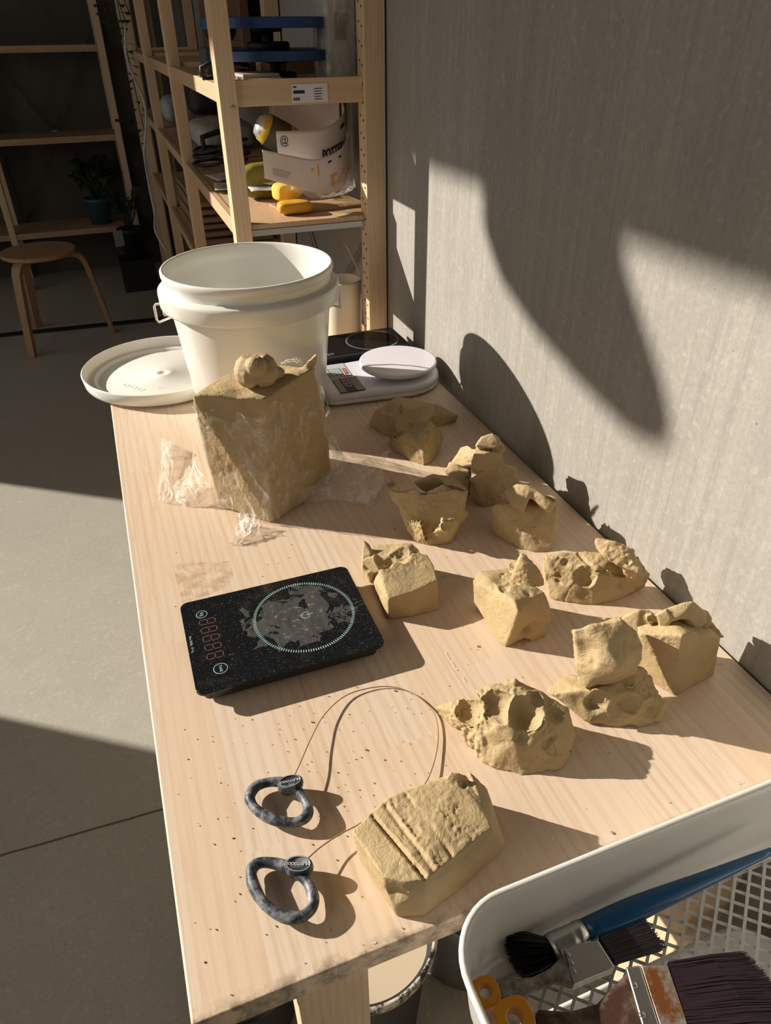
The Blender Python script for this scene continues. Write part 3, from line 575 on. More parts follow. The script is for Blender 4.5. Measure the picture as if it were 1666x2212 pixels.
def orb(c, r, sq=(1, 1, 1)): return [c+Vector((r*sq[0]*math.cos(a)*math.cos(b_), r*sq[1]*math.sin(a)*math.cos(b_), r*sq[2]*math.sin(b_))) for a in [k*math.pi/6 for k in range(12)] for b_ in (-1.3, -.8, -.3, .2, .7, 1.2)]
clay('clay_ball', [orb(G(538, 803, BT+.021), .0225, (.95, 1.1, 1.05)), orb(G(567, 800, BT+.021), .0225, (1, 1, 1.1)), orb(G(588, 807, BT+.009), .014, (1.4, 1, .9)), orb(G(553, 790, BT+.036), .014)],
     'small heart-like ball of clay sitting on top of the bagged clay block', seed=21, scal=.0008, amp=.0016, smooth=3, lift=True, rough=.0003,
     lines=[(pc('F', [(690, 100, BT+.044)])[0], pc('F', [(680, 290, BT+.006)])[0], .009, -.006)])
p0 = G(845, 1048, 0)
clay('clay_crumb', [[p0+Vector(v)*.005 for v in ((-1, -1, 0), (1, -.8, 0), (1, 1, 0), (-.8, 1, 0), (-.7, -.8, 1.4), (.8, -.5, 1.5), (.5, .8, 1.3))]], 'small round clay crumb beside the plastic bag tail', vox=.0008, seed=22, scal=0, amp=.0004, smooth=2)

# ------------------------------------------------------------ white bucket and its lid
bc = (.211, 1.228)
bk = empty('plastic_bucket', (bc[0], bc[1], 0), 0, 'large open white plastic bucket standing at the far end of the table', 'bucket')
b = MB(); b.lathe([(0, 0.003), (.108, .003), (.112, 0), (.116, .004), (.135, .19), (.1375, .222), (.1375, .226), (.1395, .232), (.1395, .252), (.1425, .256), (.1445, .262), (.1445, .268), (.1425, .2705), (.1395, .2705), (.1380, .267), (.1365, .25), (.1325, .2), (.1125, .008), (0, .007)], seg=128)
b.build('bucket_body', m_white, bk, True)
b = MB(); b.lathe([(.1385, .2420), (.1430, .2430), (.1445, .2405), (.1505, .2405), (.1530, .2380), (.1535, .234), (.1530, .214), (.1515, .211), (.1500, .214), (.1495, .231), (.147, .235), (.137, .236), (.1385, .2420)], seg=128)
b.build('collar', m_white, bk, True)
ea = math.atan2(.06, -.145)
for s_ in (0, 1):
    a = R_(172)+s_*math.pi
    b = MB(); b.box((.1445*math.cos(a), .1445*math.sin(a), .206), (.012, .022, .024), rz=a); b.build('ear', m_white, bk, bevel=.003)
a = R_(172); e0 = Vector((math.cos(a), math.sin(a), 0)); e1 = Vector((-math.sin(a), math.cos(a), 0))
pts = [e0*.146+Vector((0, 0, .213)), e0*.160+Vector((0, 0, .213)), e0*.163+Vector((0, 0, .209)), e0*.163+Vector((0, 0, .186)), e0*.160+Vector((0, 0, .182))]
for k in range(1, 12):
    t_ = k/12*math.pi; pts.append(e0*(.150*math.cos(t_))-e1*(.152*math.sin(t_))+Vector((0, 0, .180-.02*math.sin(t_))))
pts += [-e0*.1555+Vector((0, 0, .182)), -e0*.1555+Vector((0, 0, .212)), -e0*.146+Vector((0, 0, .213))]
b = MB(); b.tube(pts, .0021, 8); b.build('bail_handle', mat('white_coated_wire', (.75, .75, .72), .3), bk, True)
lc = (.049, 1.448)
ld = empty('bucket_lid', (lc[0], lc[1], 0), 0, 'round white bucket lid lying upturned beside the bucket, overhanging the table edge', 'lid')
b = MB(); b.lathe([(0, .0035), (.118, .0035), (.121, .0015), (.126, .0015), (.129, .004), (.1505, .006), (.1535, .010), (.1565, .030), (.1545, .032), (.1525, .030), (.1500, .014), (.146, .0105), (.139, .0105), (.137, .0135), (.133, .0135), (.131, .0085), (.124, .0075), (.120, .009), (.02, .0095), (.019, .0105), (.006, .0105), (.005, .0085), (0, .0085)], seg=128)
b.build('lid_disc', m_white, ld, True)
b = MB()
for k in range(3):
    for r_ in (.006,):
        cx_, cy_ = -.075+k*.013, -.035-k*.016
        b.tube([(cx_+r_*math.cos(t_*math.pi/8), cy_+r_*math.sin(t_*math.pi/8), .0094) for t_ in range(16)], .0005, 5, closed=True)
b.build('embossed_mark', m_white, ld, True)
me = text_mesh('PP 5', .008, .0004); o = link('embossed_mark', me, m_white, ld); o.location = (-.01, -.075, .0093)

# ------------------------------------------------------------ induction hob
HX0, HX1, HY0, HY1 = .262, .560, 1.342, 1.458
hb = empty('induction_hob', ((HX0+HX1)/2, (HY0+HY1)/2, 0), 0, 'black glass induction hob behind the white round-plate scale', 'hob')
def lc_(o, par): o.location = o.location-Vector(par.location) if False else o.location
hx, hy = (HX1-HX0)/2, (HY1-HY0)/2
b = MB(); b.prism(rrect(0, 0, hx*2, hy*2, .008), .031, .035); b.build('glass_top', m_blackgl, hb, bevel=.0008)
b = MB(); b.prism(rrect(0, 0, hx*2-.012, hy*2-.012, .008), .004, .031); b.build('housing', m_blackpl, hb, bevel=.002)
for sx in (-1, 1):
    for sy in (-1, 1):
        b = MB(); b.lathe([(0, 0), (.008, 0), (.008, .004), (0, .004)], (sx*(hx-.03), sy*(hy-.02), 0), 16); b.build('foot', m_black, hb)
b = MB(); rc = (.492-(HX0+HX1)/2, 1.399-(HY0+HY1)/2)
for k in range(110):
    a = k/110*2*math.pi; b.box((rc[0]+.0565*math.cos(a), rc[1]+.0535*math.sin(a), .0352), (.0035, .0013, .0003), rz=a)
b.build('heating_ring_mark', mat('grey_print', (.35, .36, .36), .5), hb)
b = MB(); b.tube([(.384-(HX0+HX1)/2+.006*math.cos(t_*.4), 1.353-(HY0+HY1)/2+.006*math.sin(t_*.4), .0352) for t_ in range(16)], .0004, 4, closed=True)
b.box((.384-(HX0+HX1)/2, 1.353-(HY0+HY1)/2+.002, .0352), (.0008, .006, .0004)); b.build('power_key', mat('grey_print2', (.4, .41, .41), .5), hb)

# ------------------------------------------------------------ white kitchen scale with round plate
SFc = (.492, 1.246)
sf = empty('kitchen_scale', (SFc[0], SFc[1], 0), R_(-1.5), 'white kitchen scale with a round weighing plate beside the bucket', 'scale')
def sfout(ins):
    out = []
    r = .083-ins
    for i in range(25):
        a = -math.pi/2+i/24*math.pi; out.append((r*math.cos(a), r*math.sin(a)))
    xl = -.168+ins; yh = .072-ins; rr = .02
    for cx_, cy_, a0_ in ((xl+rr, yh-rr, math.pi/2), (xl+rr, -yh+rr, math.pi)):
        for i in range(9):
            a = a0_+i/8*math.pi/2; out.append((cx_+rr*math.cos(a), cy_+rr*math.sin(a)))
    return out
b = MB()
def loft(b, rings):
    rs = [[b.bm.verts.new(p) for p in r] for r in rings]; n = len(rs[0])
    for a_, c_ in zip(rs[:-1], rs[1:]):
        for k in range(n): b._f([a_[k], a_[(k+1) % n], c_[(k+1) % n], c_[k]], [(0, 1, 2, 3)])
    b._f(rs[0][::-1], [tuple(range(n))]); b._f(rs[-1], [tuple(range(n))])
def sfr(ins, zf): return [(x, y, zf(x)) for x, y in sfout(ins)]
top = lambda x: .0265
loft(b, [sfr(.006, lambda x: .002), sfr(.001, lambda x: .006), sfr(0, lambda x: .012), sfr(.0012, lambda x: .0125), sfr(.0012, lambda x: .0135), sfr(0, lambda x: .014), sfr(.0015, lambda x: top(x)-.004), sfr(.006, lambda x: top(x)), sfr(.012, lambda x: top(x)+.001), sfr(.03, lambda x: top(x)+.001)])
b.build('housing', m_white2, sf, True)
for sx, sy in ((-.14, .05), (-.14, -.05), (.03, .06), (.03, -.06)):
    b = MB(); b.lathe([(0, 0), (.007, 0), (.007, .003), (0, .003)], (sx, sy, 0), 14); b.build('foot', m_black, sf)
b = MB(); b.lathe([(0, .030), (.03, .030), (.05, .034), (.058, .036), (.074, .038), (.0775, .041), (.0775, .0455), (.0765, .0475), (.074, .0478), (0, .0478)], (0, 0, 0), 96)
b.build('weighing_plate', m_white2, sf, True)
def panel(name, x0, x1, y0, y1, z, m, par, r=.002):
    if z in (.0270, .0272): z += .0013
    b = MB(); b.prism(rrect((x0+x1)/2, (y0+y1)/2, x1-x0, y1-y0, r, 4), z-.0006, z+.0004); return b.build(name, m, par)
zt = .0290
m_lcd = mat('lcd_grey_green', (.38, .43, .42), .15); m_frame = mat('dark_panel_line', (.05, .07, .07), .4)
p_ = Matrix.Rotation(R_(0), 4, 'Z')
d_ = panel('display', -.140, -.094, .002, .068, .0275, m_frame, sf)
def sub(name, x0, x1, y0, y1, m, z=.0270):
    z += .0013
    o = panel(name, x0, x1, y0, y1, z, m, d_, .001); return o
sub('display_window', -.1385, -.0955, .0035, .0665, mat('pale_panel', (.50, .55, .60), .3)); sub('display_frame', -.136, -.110, .008, .044, m_frame, .0274); sub('display_glass', -.1345, -.1115, .010, .042, m_lcd, .0278)
sub('mode_badge', -.106, -.099, .012, .040, m_frame, .0274); sub('badge_lettering', -.1045, -.1005, .015, .037, mat('orange_red', (.75, .16, .04), .4), .0278)
k_ = panel('key_panel', -.140, -.090, -.070, -.003, .0275, m_frame, sf)
panel('panel_face', -.1385, -.0915, -.0685, -.0045, .0270, mat('grey_panel', (.24, .23, .22), .35), k_); panel('panel_band', -.126, -.106, -.0685, -.0045, .0272, mat('charcoal_panel', (.05, .05, .05), .35), k_, .0005)
for i, c_ in enumerate(((.45, .04, .04), (.08, .08, .25), (.08, .08, .25))):
    b = MB(); b.lathe([(0, 0.0287), (.0068, 0.0287), (.0068, 0.0295), (0, 0.0295)], (-.1155, -.014-i*.0135, 0), 20); kb = b.build('key', mat('key_colour', c_, .4), k_)
    b = MB(); b.lathe([(.0066, 0.0287), (.0074, 0.0287), (.0074, 0.0296), (.0066, 0.0296), (.0066, 0.0287)], (-.1155, -.014-i*.0135, 0), 20); b.build('key_ring', m_white2, kb)

# ------------------------------------------------------------ black glass scale
bs = empty('kitchen_scale', (.0945, .6165, 0), R_(-.5), 'flat black glass scale smeared with clay, lying in the middle of the table', 'scale')
m_bsg = mat('dusty_black_glass', (.008, .009, .011), .12); t = NT(m_bsg); v = t.coord()
vo = t.new('ShaderNodeTexVoronoi'); vo.inputs['Scale'].default_value = 620; t.con(v, vo.inputs['Vector'])
sp = t.math('MULTIPLY', t.ramp(vo.outputs['Distance'], [(0, (1, 1, 1)), (.22, (1, 1, 1)), (.3, (0, 0, 0))]), t.ramp(t.noise(v, 350, 2), [(.52, (0, 0, 0)), (.62, (1, 1, 1))]))
c = t.mix(t.math('MULTIPLY', sp, .65), (.008, .009, .011), (.30, .23, .12))
# smeared clay film in the middle of the weighing circle
sx = t.new('ShaderNodeSeparateXYZ'); t.con(v, sx.inputs[0])
dx = t.math('DIVIDE', t.math('SUBTRACT', sx.outputs[0], .028), .056); dy = t.math('DIVIDE', t.math('SUBTRACT', sx.outputs[1], .004), .052)
rr_ = t.math('SQRT', t.math('ADD', t.math('MULTIPLY', dx, dx), t.math('MULTIPLY', dy, dy)))
rr2 = t.math('ADD', rr_, t.math('MULTIPLY', t.math('SUBTRACT', t.noise(v, 26, 4, .65, 1.2), .5), 2.6))
film = t.ramp(rr2, [(.0, (1, 1, 1)), (.98, (1, 1, 1)), (1.06, (0, 0, 0))])
st = t.noise(t.coord((1, .3, 1), (0, 0, .5)), 110, 5, .7, .6)
hole = t.ramp(t.noise(v, 38, 3, .5, .8), [(.36, (0, 0, 0)), (.40, (1, 1, 1))])
film = t.math('MULTIPLY', t.math('MULTIPLY', film, hole), t.ramp(st, [(.3, (.22, .22, .22)), (.7, (.62, .62, .62))]))
c = t.mix(film, c, (.10, .105, .10))
gold = t.math('MULTIPLY', t.ramp(t.noise(v, 130, 5, .75), [(.56, (0, 0, 0)), (.64, (1, 1, 1))]), t.ramp(rr2, [(.3, (1, 1, 1)), (1.0, (0, 0, 0))]))
c = t.mix(t.math('MULTIPLY', gold, .6), c, (.40, .31, .16))
dust = t.math('MULTIPLY', t.ramp(t.noise(t.coord(loc=(5, 0, 0)), 30, 4, .7), [(.55, (0, 0, 0)), (.8, (1, 1, 1))]), .15); c = t.mix(dust, c, (.16, .15, .13))
t.col(c); t.con(t.ramp(film, [(0, (.10, .10, .10)), (.3, (.55, .55, .55))]), t.b.inputs['Roughness']); t.bump(t.math('MULTIPLY', film, st), .5, .0008)
b = MB(); b.prism(rrect(0, 0, .212, .153, .010), .0185, .0225); b.build('glass_platform', m_bsg, bs, bevel=.0009)
b = MB(); b.prism(rrect(0, 0, .200, .141, .010), .004, .0185); b.build('body', m_blackpl, bs, bevel=.003)
for sx_ in (-1, 1):
    for sy_ in (-1, 1):
        b = MB(); b.lathe([(0, 0), (.008, 0), (.009, .004), (0, .004)], (sx_*.08, sy_*.05, 0), 16); b.build('foot', m_black, bs)
zt = .0226
b = MB(); rc = (.031, .003)
for k in range(130):
    a = k/130*2*math.pi; b.box((rc[0]+.0585*math.cos(a), rc[1]+.0585*math.sin(a), zt), (.0036, .0010, .0002), rz=a)
b.build('tick_ring', m_teal, bs)
def ringmark(cx, cy, r, name='key_mark', rad=.0004, a0=0, a1=2*math.pi, par=bs):
    b = MB(); n = 32; b.tube([(cx+r*math.cos(a0+(a1-a0)*i/n), cy+r*math.sin(a0+(a1-a0)*i/n), zt) for i in range(n+1)], rad, 5, flat=.3); return b.build(name, m_teal, par)
ringmark(rc[0]+.002, rc[1], .0052, 'power_mark', .0004, R_(30), R_(330)); b = MB(); b.box((rc[0]+.007, rc[1]+.0005, zt), (.008, .0008, .0002)); b.build('power_mark', m_teal, bs)
def btext(txt, x, y, size, m, rz, par=bs, name='lettering', bold=0.0):
    me = text_mesh(txt, size, .00004, bold); o = link(name, me, m, par); o.location = (x, y, zt+.0001); o.rotation_euler = (0, 0, rz); return o
k1 = ringmark(-.083, .048, .0062); btext('0/g', -.083, .048, .0055, m_teal, R_(-90), k1, 'key_lettering').location = (-.083, .048, zt+.0001)
k2 = ringmark(-.076, -.0465, .0075); btext('TARE', -.076, -.0465, .0045, m_teal, R_(-90), k2, 'key_lettering')
btext('Max 5000g   D=1g', -.101, .002, .0036, m_teal, R_(-90))
btext('g', -.060, -.030, .0075, m_seg, R_(-90))
def sevenseg(x, y, wd, ht):
    b = MB(); s_ = .0016
    segs = [(0, ht/2, 1), (0, 0, 1), (0, -ht/2, 1), (-wd/2, ht/4, 0), (wd/2, ht/4, 0), (-wd/2, -ht/4, 0), (wd/2, -ht/4, 0)]
    for cx, cy, hz in segs:
        # digit's own right = -y of the scale, own up = +x
        if hz: b.box((x+cy, y-cx, zt), (s_, wd-.0018, .0002))
        else: b.box((x+cy, y-cx, zt), (ht/2-.0016, s_, .0002))
    return b.build('display_digit', m_seg, bs)
for i in range(5): sevenseg(-.0785, .0335-i*.0145, .0085, .018)

# ------------------------------------------------------------ clay wire tool
m_rub = mat('grey_blue_handle', (.05, .065, .095), .5); t = NT(m_rub); v = t.coord()
t.col(t.mix(t.ramp(t.noise(v, 65, 5, .65), [(.46, (0, 0, 0)), (.60, (.45, .45, .45)), (.74, (.95, .95, .95))]), (.022, .030, .048), (.44, .45, .44))); t.bump(t.noise(v, 300, 3), .2, .0006)
m_wire = mat('clay_caked_wire', (.30, .20, .10), .6)
wt = empty('wire_cutter', tuple(G(602, 1735, 0)), 0, 'looped clay cutting wire with two dusty dark blue ring handles, near the table front', 'clay tool')
wl_ = Vector(wt.location)
def spl(pts, n=8, closed=False):
    P_ = [Vector(p) for p in pts]; out = []; N = len(P_)
    rng = range(N) if closed else range(N-1)
    for i in rng:
        p0 = P_[(i-1) % N] if closed else P_[max(i-1, 0)]; p1 = P_[i]; p2 = P_[(i+1) % N]; p3 = P_[(i+2) % N] if closed else P_[min(i+2, N-1)]
        for k in range(n):
            u = k/n; out.append(.5*((2*p1)+(-p0+p2)*u+(2*p0-5*p1+4*p2-p3)*u*u+(-p0+3*p1-3*p2+p3)*u**3))
    if not closed: out.append(P_[-1])
    return out
def handle(px, lobe, lrx, lry, lang):
    zs = .0105
    pts = spl([G(x, y, zs+.004*((1900-y)%1 and 0)) - wl_ for x, y in px], 8, True)
    b = MB(); b.tube(pts, [.0047+.0004*math.sin(i*.3) for i in range(len(pts))], 14, closed=True, flat=1.1); h = b.build('ring_handle', m_rub, wt, True)
    c_ = G(*lobe, .016)-wl_; b = MB()
    M_ = Matrix.Translation(c_) @ Matrix.Rotation(lang, 4, 'Z') @ Matrix.Diagonal((lrx, lry, 1, 1))
    b.lathe([(0, -.013), (.8, -.012), (1.0, -.007), (1.05, -.003), (1.0, .0015), (.9, .0025), (.86, .002), (0, .002)], seg=36, M=M_); b.build('label_lobe', m_rub, h, True)
    b = MB(); M2 = Matrix.Translation(c_) @ Matrix.Rotation(lang, 4, 'Z')
    b.tube([M2 @ Vector((lrx*.84*math.cos(t_/24*2*math.pi), lry*.84*math.sin(t_/24*2*math.pi), .0026)) for t_ in range(24)], .0003, 5, closed=True)
    b.build('oval_rim', mat('worn_grey_print', (.45, .45, .43), .6), h)
    me = text_mesh('MUDTOOLS', lrx*.29, .00012); o = link('lettering', me, m_paper, h); o.location = c_+Vector((0, 0, .0026)); o.rotation_euler = (0, 0, lang+math.pi)
handle([(540, 1722), (552, 1700), (580, 1690), (612, 1691), (645, 1710), (664, 1740), (663, 1762), (640, 1776), (605, 1774), (570, 1760), (548, 1742)], (627, 1690), .0118, .0070, R_(-6))
handle([(543, 1888), (551, 1869), (575, 1863), (612, 1870), (645, 1887), (668, 1912), (677, 1945), (667, 1970), (640, 1983), (605, 1976), (572, 1953), (551, 1920)], (645, 1869), .0120, .0076, R_(-22))
wp = [G(634, 1680, .014), G(650, 1645, .013), G(672, 1595, .010), G(700, 1545, .007), G(745, 1504, .004), G(800, 1486, .0025), G(850, 1484, .002), G(892, 1498, .002), G(922, 1521, .0025), G(940, 1546, .003), G(947, 1585, .003), G(942, 1630, .0035), G(928, 1675, .005), G(912, 1703, .006), G(880, 1760, .002), G(830, 1785, .001), G(790, 1775, .004), G(768, 1785, .008), G(735, 1802, .010), G(695, 1828, .011), G(661, 1858, .013)]
b = MB(); b.tube([p-wl_ for p in spl(wp, 8)], .00065, 6); b.build('wire', m_wire, wt, True)

# clay crumbs and dust on the table: nobody could count them
random.seed(4); b = MB()
for k in range(330):
    px, py = random.uniform(300, 1600), random.uniform(900, 2180)
    if random.random() < .6: px, py = random.gauss(760, 220), random.gauss(1650, 220)
    p = G(px, py, .0003)
    if not (TX0+.01 < p.x < TX1-.02 and TY0+.008 < p.y < TY1-.1): continue
    s_ = random.choice((.0004, .0005, .0006, .0008)) if random.random() < .96 else .0015
    a = random.random()*6; b.box((p.x, p.y, .0003+s_*.3), (s_*random.uniform(1, 2.2), s_, s_*.8), rz=a)
o = b.build('clay_crumbs', mat('dry_clay_crumb', (.34, .23, .11), .8)); tag(o, 'tiny dry clay crumbs sprinkled over the pine table top', 'crumbs', kind='stuff')
b = MB()
for (x0_, y0_), (x1_, y1_) in (((963, 1410), (988, 1448)), ((1000, 1462), (1008, 1475))):
    b.beam(G(x0_, y0_, .0004), G(x1_, y1_, .0004), .0018, .0003)
for (x, y, r_) in ((1556, 1433, .004), (1600, 1690, .004), (957, 1248, .010), (985, 1242, .006), (930, 1240, .004), (809, 2037, .0018), (873, 1173, .0012)):
    p = G(x, y, .0002); b.prism([(p.x+r_*(1+.4*noise.noise(Vector((k, x, 0))))*math.cos(k*.7), p.y+r_*.5*(1+.5*noise.noise(Vector((k*2, y, 0))))*math.sin(k*.7)) for k in range(9)], .0001, .0005)
m_sl = mat('dried_white_slip', (.74, .70, .66), .6); t = NT(m_sl); t.con(t.ramp(t.noise(t.coord(), 160, 4, .7), [(.4, (.1, .1, .1)), (.6, (.7, .7, .7))]), t.b.inputs['Alpha'])
o = b.build('slip_smear', m_sl, tb)
o['kind'] = 'stuff'

# ------------------------------------------------------------ clear plastic bag round the block
def film_mat(name, lo, hi, sc_=14):
    m = mat(name, (.93, .90, .84), .12); t = NT(m); v = t.coord()
    n1 = t.noise(v, sc_, 5, .65, 1.4); n2 = t.noise(t.coord((1, 1, .35)), sc_*3.2, 4, .6, 2.0)
    t.con(t.ramp(t.math('ADD', t.math('MULTIPLY', n1, .55), t.math('MULTIPLY', n2, .45)), [(.44, (lo, lo, lo)), (.54, (hi*.5, hi*.5, hi*.5)), (.63, (hi, hi, hi))]), t.b.inputs['Alpha'])
    c = t.mix(t.ramp(t.noise(t.coord(loc=(2, 3, 0)), 60, 5, .7), [(.58, (0, 0, 0)), (.7, (.8, .8, .8))]), (.90, .87, .80), (.50, .33, .14)); t.col(c)
    t.bump(t.math('ADD', n1, t.math('MULTIPLY', n2, .4)), .55, .005)
    t.b.inputs['Specular IOR Level'].default_value = .8
    return m
m_film = film_mat('clear_bag_film', .06, .58, 16); m_film2 = film_mat('clear_bag_tail', .20, .72, 12)
base = [G(474, 1093, 0), G(587, 1130, 0), G(652, 1086, 0), G(734, 1010, 0), G(690, 960, 0), G(560, 985, 0)]
topp = [G(415, 855, BT), G(568, 862, BT), G(640, 815, BT), G(680, 790, BT), G(596, 785, BT), G(508, 802, BT)]
cc = sum(base, Vector())/6; cb = Vector((cc.x, cc.y, 0))
def ringpt(u, z):
    k = u*6; i = int(k) % 6; f = k-int(k); f = f
    pb = base[i].lerp(base[(i+1) % 6], f); pt = topp[i].lerp(topp[(i+1) % 6], f)
    return pb.lerp(pt, z/BT)
def shell(u, v):
    hem = .150+.022*noise.noise(Vector((math.cos(u*6.283)*2, math.sin(u*6.283)*2, 3)))+(.018 if .1 < u < .5 else 0)
    z = .004+v*hem; p = ringpt(u % 1.0, min(z, BT)); c2 = Vector((cc.x-.004, cc.y-.0, 0)); d = Vector((p.x-cc.x, p.y-cc.y, 0)).normalized()
    q_ = Vector((math.cos(u*6.283)*.08, math.sin(u*6.283)*.08, z*.8))
    q2 = Vector((q_.x, q_.y, q_.z*.45)); w_ = .0050+.0040*noise.noise(q2*30)+.0045*max(0, 1-abs(noise.noise(q2*34+Vector((3, 0, 0)))*5))**2
    w_ += .014*max(0, 1-v*3.2)**2*(.5+noise.noise(q_*20)) * (1 if not .05 < u < .45 else .15)
    return p+d*max(.0032, w_)-Vector(blk.location)
b = MB(); b.grid(shell, 220, 70); bmesh.ops.remove_doubles(b.bm, verts=b.bm.verts[:], dist=.0002); bag = b.build('plastic_bag', m_film, blk, True)
def flap(rows, seed, amp=.006, name='bag_tail'):
    """rows: list of polylines of (px,py,z) blended into one crinkled sheet"""
    R = [[G(*p) for p in r] for r in rows]; R = [spl(r, 10) for r in R]; n = min(len(r) for r in R)
    def fn(u, v):
        a = u*(len(R)-1); i = min(int(a), len(R)-2); f = a-i; k = v*(n-1); j = min(int(k), n-2); g = k-j
        def S(i_): return R[i_][j].lerp(R[i_][j+1], g)
        i0, i3 = max(i-1, 0), min(i+2, len(R)-1)
        p0, p1, p2, p3 = S(i0), S(i), S(i+1), S(i3)
        p = .5*((2*p1)+(p2-p0)*f+(2*p0-5*p1+4*p2-p3)*f*f+(3*p1-p0-3*p2+p3)*f**3)
        q_ = Vector((u*2.2+seed, v*2.2, seed)); e = min(u, 1-u, v, 1-v); 
        w_ = amp*(noise.noise(q_*2.6)+.7*(1-abs(noise.noise(q_*2.4+Vector((4, 4, 4)))*3))*.6+.12*noise.noise(q_*14))
        p = p+Vector((noise.noise(q_*3+Vector((9, 0, 0))), noise.noise(q_*3+Vector((0, 9, 0))), 0))*amp*.6+Vector((0, 0, w_))
        p.z = max(p.z, .0012); return p-Vector(blk.location)
    b = MB(); b.grid(fn, 60, 60); return b.build(name, m_film2, blk, True)
f_ = lambda x, y, z: (340+x/3.204, 740+y/3.204, z)
flap([[f_(245, 760, .05), f_(300, 900, .04), f_(420, 1000, .03), f_(520, 850, .055)], [f_(235, 850, .035), f_(250, 1000, .028), f_(330, 1060, .018), f_(460, 960, .028)], [f_(170, 920, .012), f_(190, 1020, .018), f_(280, 1100, .008), f_(420, 1010, .014)], [f_(80, 1010, .004), f_(120, 1090, .004), f_(240, 1135, .002), f_(300, 1110, .004)]], 1)
flap([[f_(20, 660, .002), f_(30, 800, .002), f_(10, 950, .002), f_(0, 1080, .002)], [f_(100, 690, .018), f_(90, 850, .012), f_(80, 980, .006), f_(60, 1110, .003)], [f_(170, 720, .004), f_(140, 840, .004), f_(110, 980, .003), f_(190, 1120, .002)]], 2, .003)
flap([[f_(500, 560, .125), f_(480, 800, .085), f_(440, 960, .040), f_(430, 1050, .02)], [f_(545, 640, .110), f_(560, 900, .065), f_(590, 1050, .035), f_(640, 1180, .006)], [f_(580, 680, .100), f_(640, 920, .062), f_(700, 1060, .036), f_(770, 1150, .018)]], 3, .005)
flap([[f_(545, 1200, .012), f_(550, 1260, .006), f_(540, 1330, .003), f_(490, 1390, .002)], [f_(640, 1180, .022), f_(640, 1260, .014), f_(600, 1340, .006), f_(520, 1400, .002)], [f_(720, 1230, .014), f_(715, 1290, .010), f_(670, 1350, .004), f_(600, 1390, .002)]], 4, .006)
flap([[f_(1190, 590, .085), f_(1250, 700, .06), f_(1300, 830, .035), f_(1230, 880, .025)], [f_(1180, 700, .065), f_(1210, 800, .045), f_(1240, 880, .026), f_(1200, 900, .02)]], 5, .005)
flap([[f_(1320, 860, .020), f_(1420, 820, .036), f_(1540, 770, .046), f_(1622, 740, .050)], [f_(1180, 930, .022), f_(1330, 930, .028), f_(1460, 900, .034), f_(1560, 850, .034)], [f_(1020, 1010, .024), f_(1200, 1010, .022), f_(1390, 1000, .020), f_(1560, 960, .014)], [f_(890, 1095, .012), f_(1060, 1100, .004), f_(1300, 1095, .002), f_(1480, 1140, .002)]], 6, .005)
flap([[f_(700, 1000, .052), f_(760, 1060, .036), f_(820, 1095, .026), f_(890, 1095, .018)], [f_(660, 1010, .05), f_(720, 1080, .034), f_(800, 1120, .02), f_(900, 1100, .014)]], 7, .003)
flap([[f_(240, 440, .172), f_(340, 470, .170), f_(440, 450, .172), f_(730, 392, .178)], [f_(270, 520, .155), f_(370, 560, .150), f_(500, 540, .15), f_(740, 450, .165)], [f_(300, 620, .14), f_(400, 660, .13), f_(520, 640, .13), f_(700, 520, .15)]], 8, .005)
flap([[f_(850, 140, .19), f_(920, 115, .205), f_(980, 108, .212), f_(1005, 140, .20)], [f_(870, 150, .188), f_(930, 140, .192), f_(975, 150, .192), f_(1000, 165, .192)]], 9, .003)

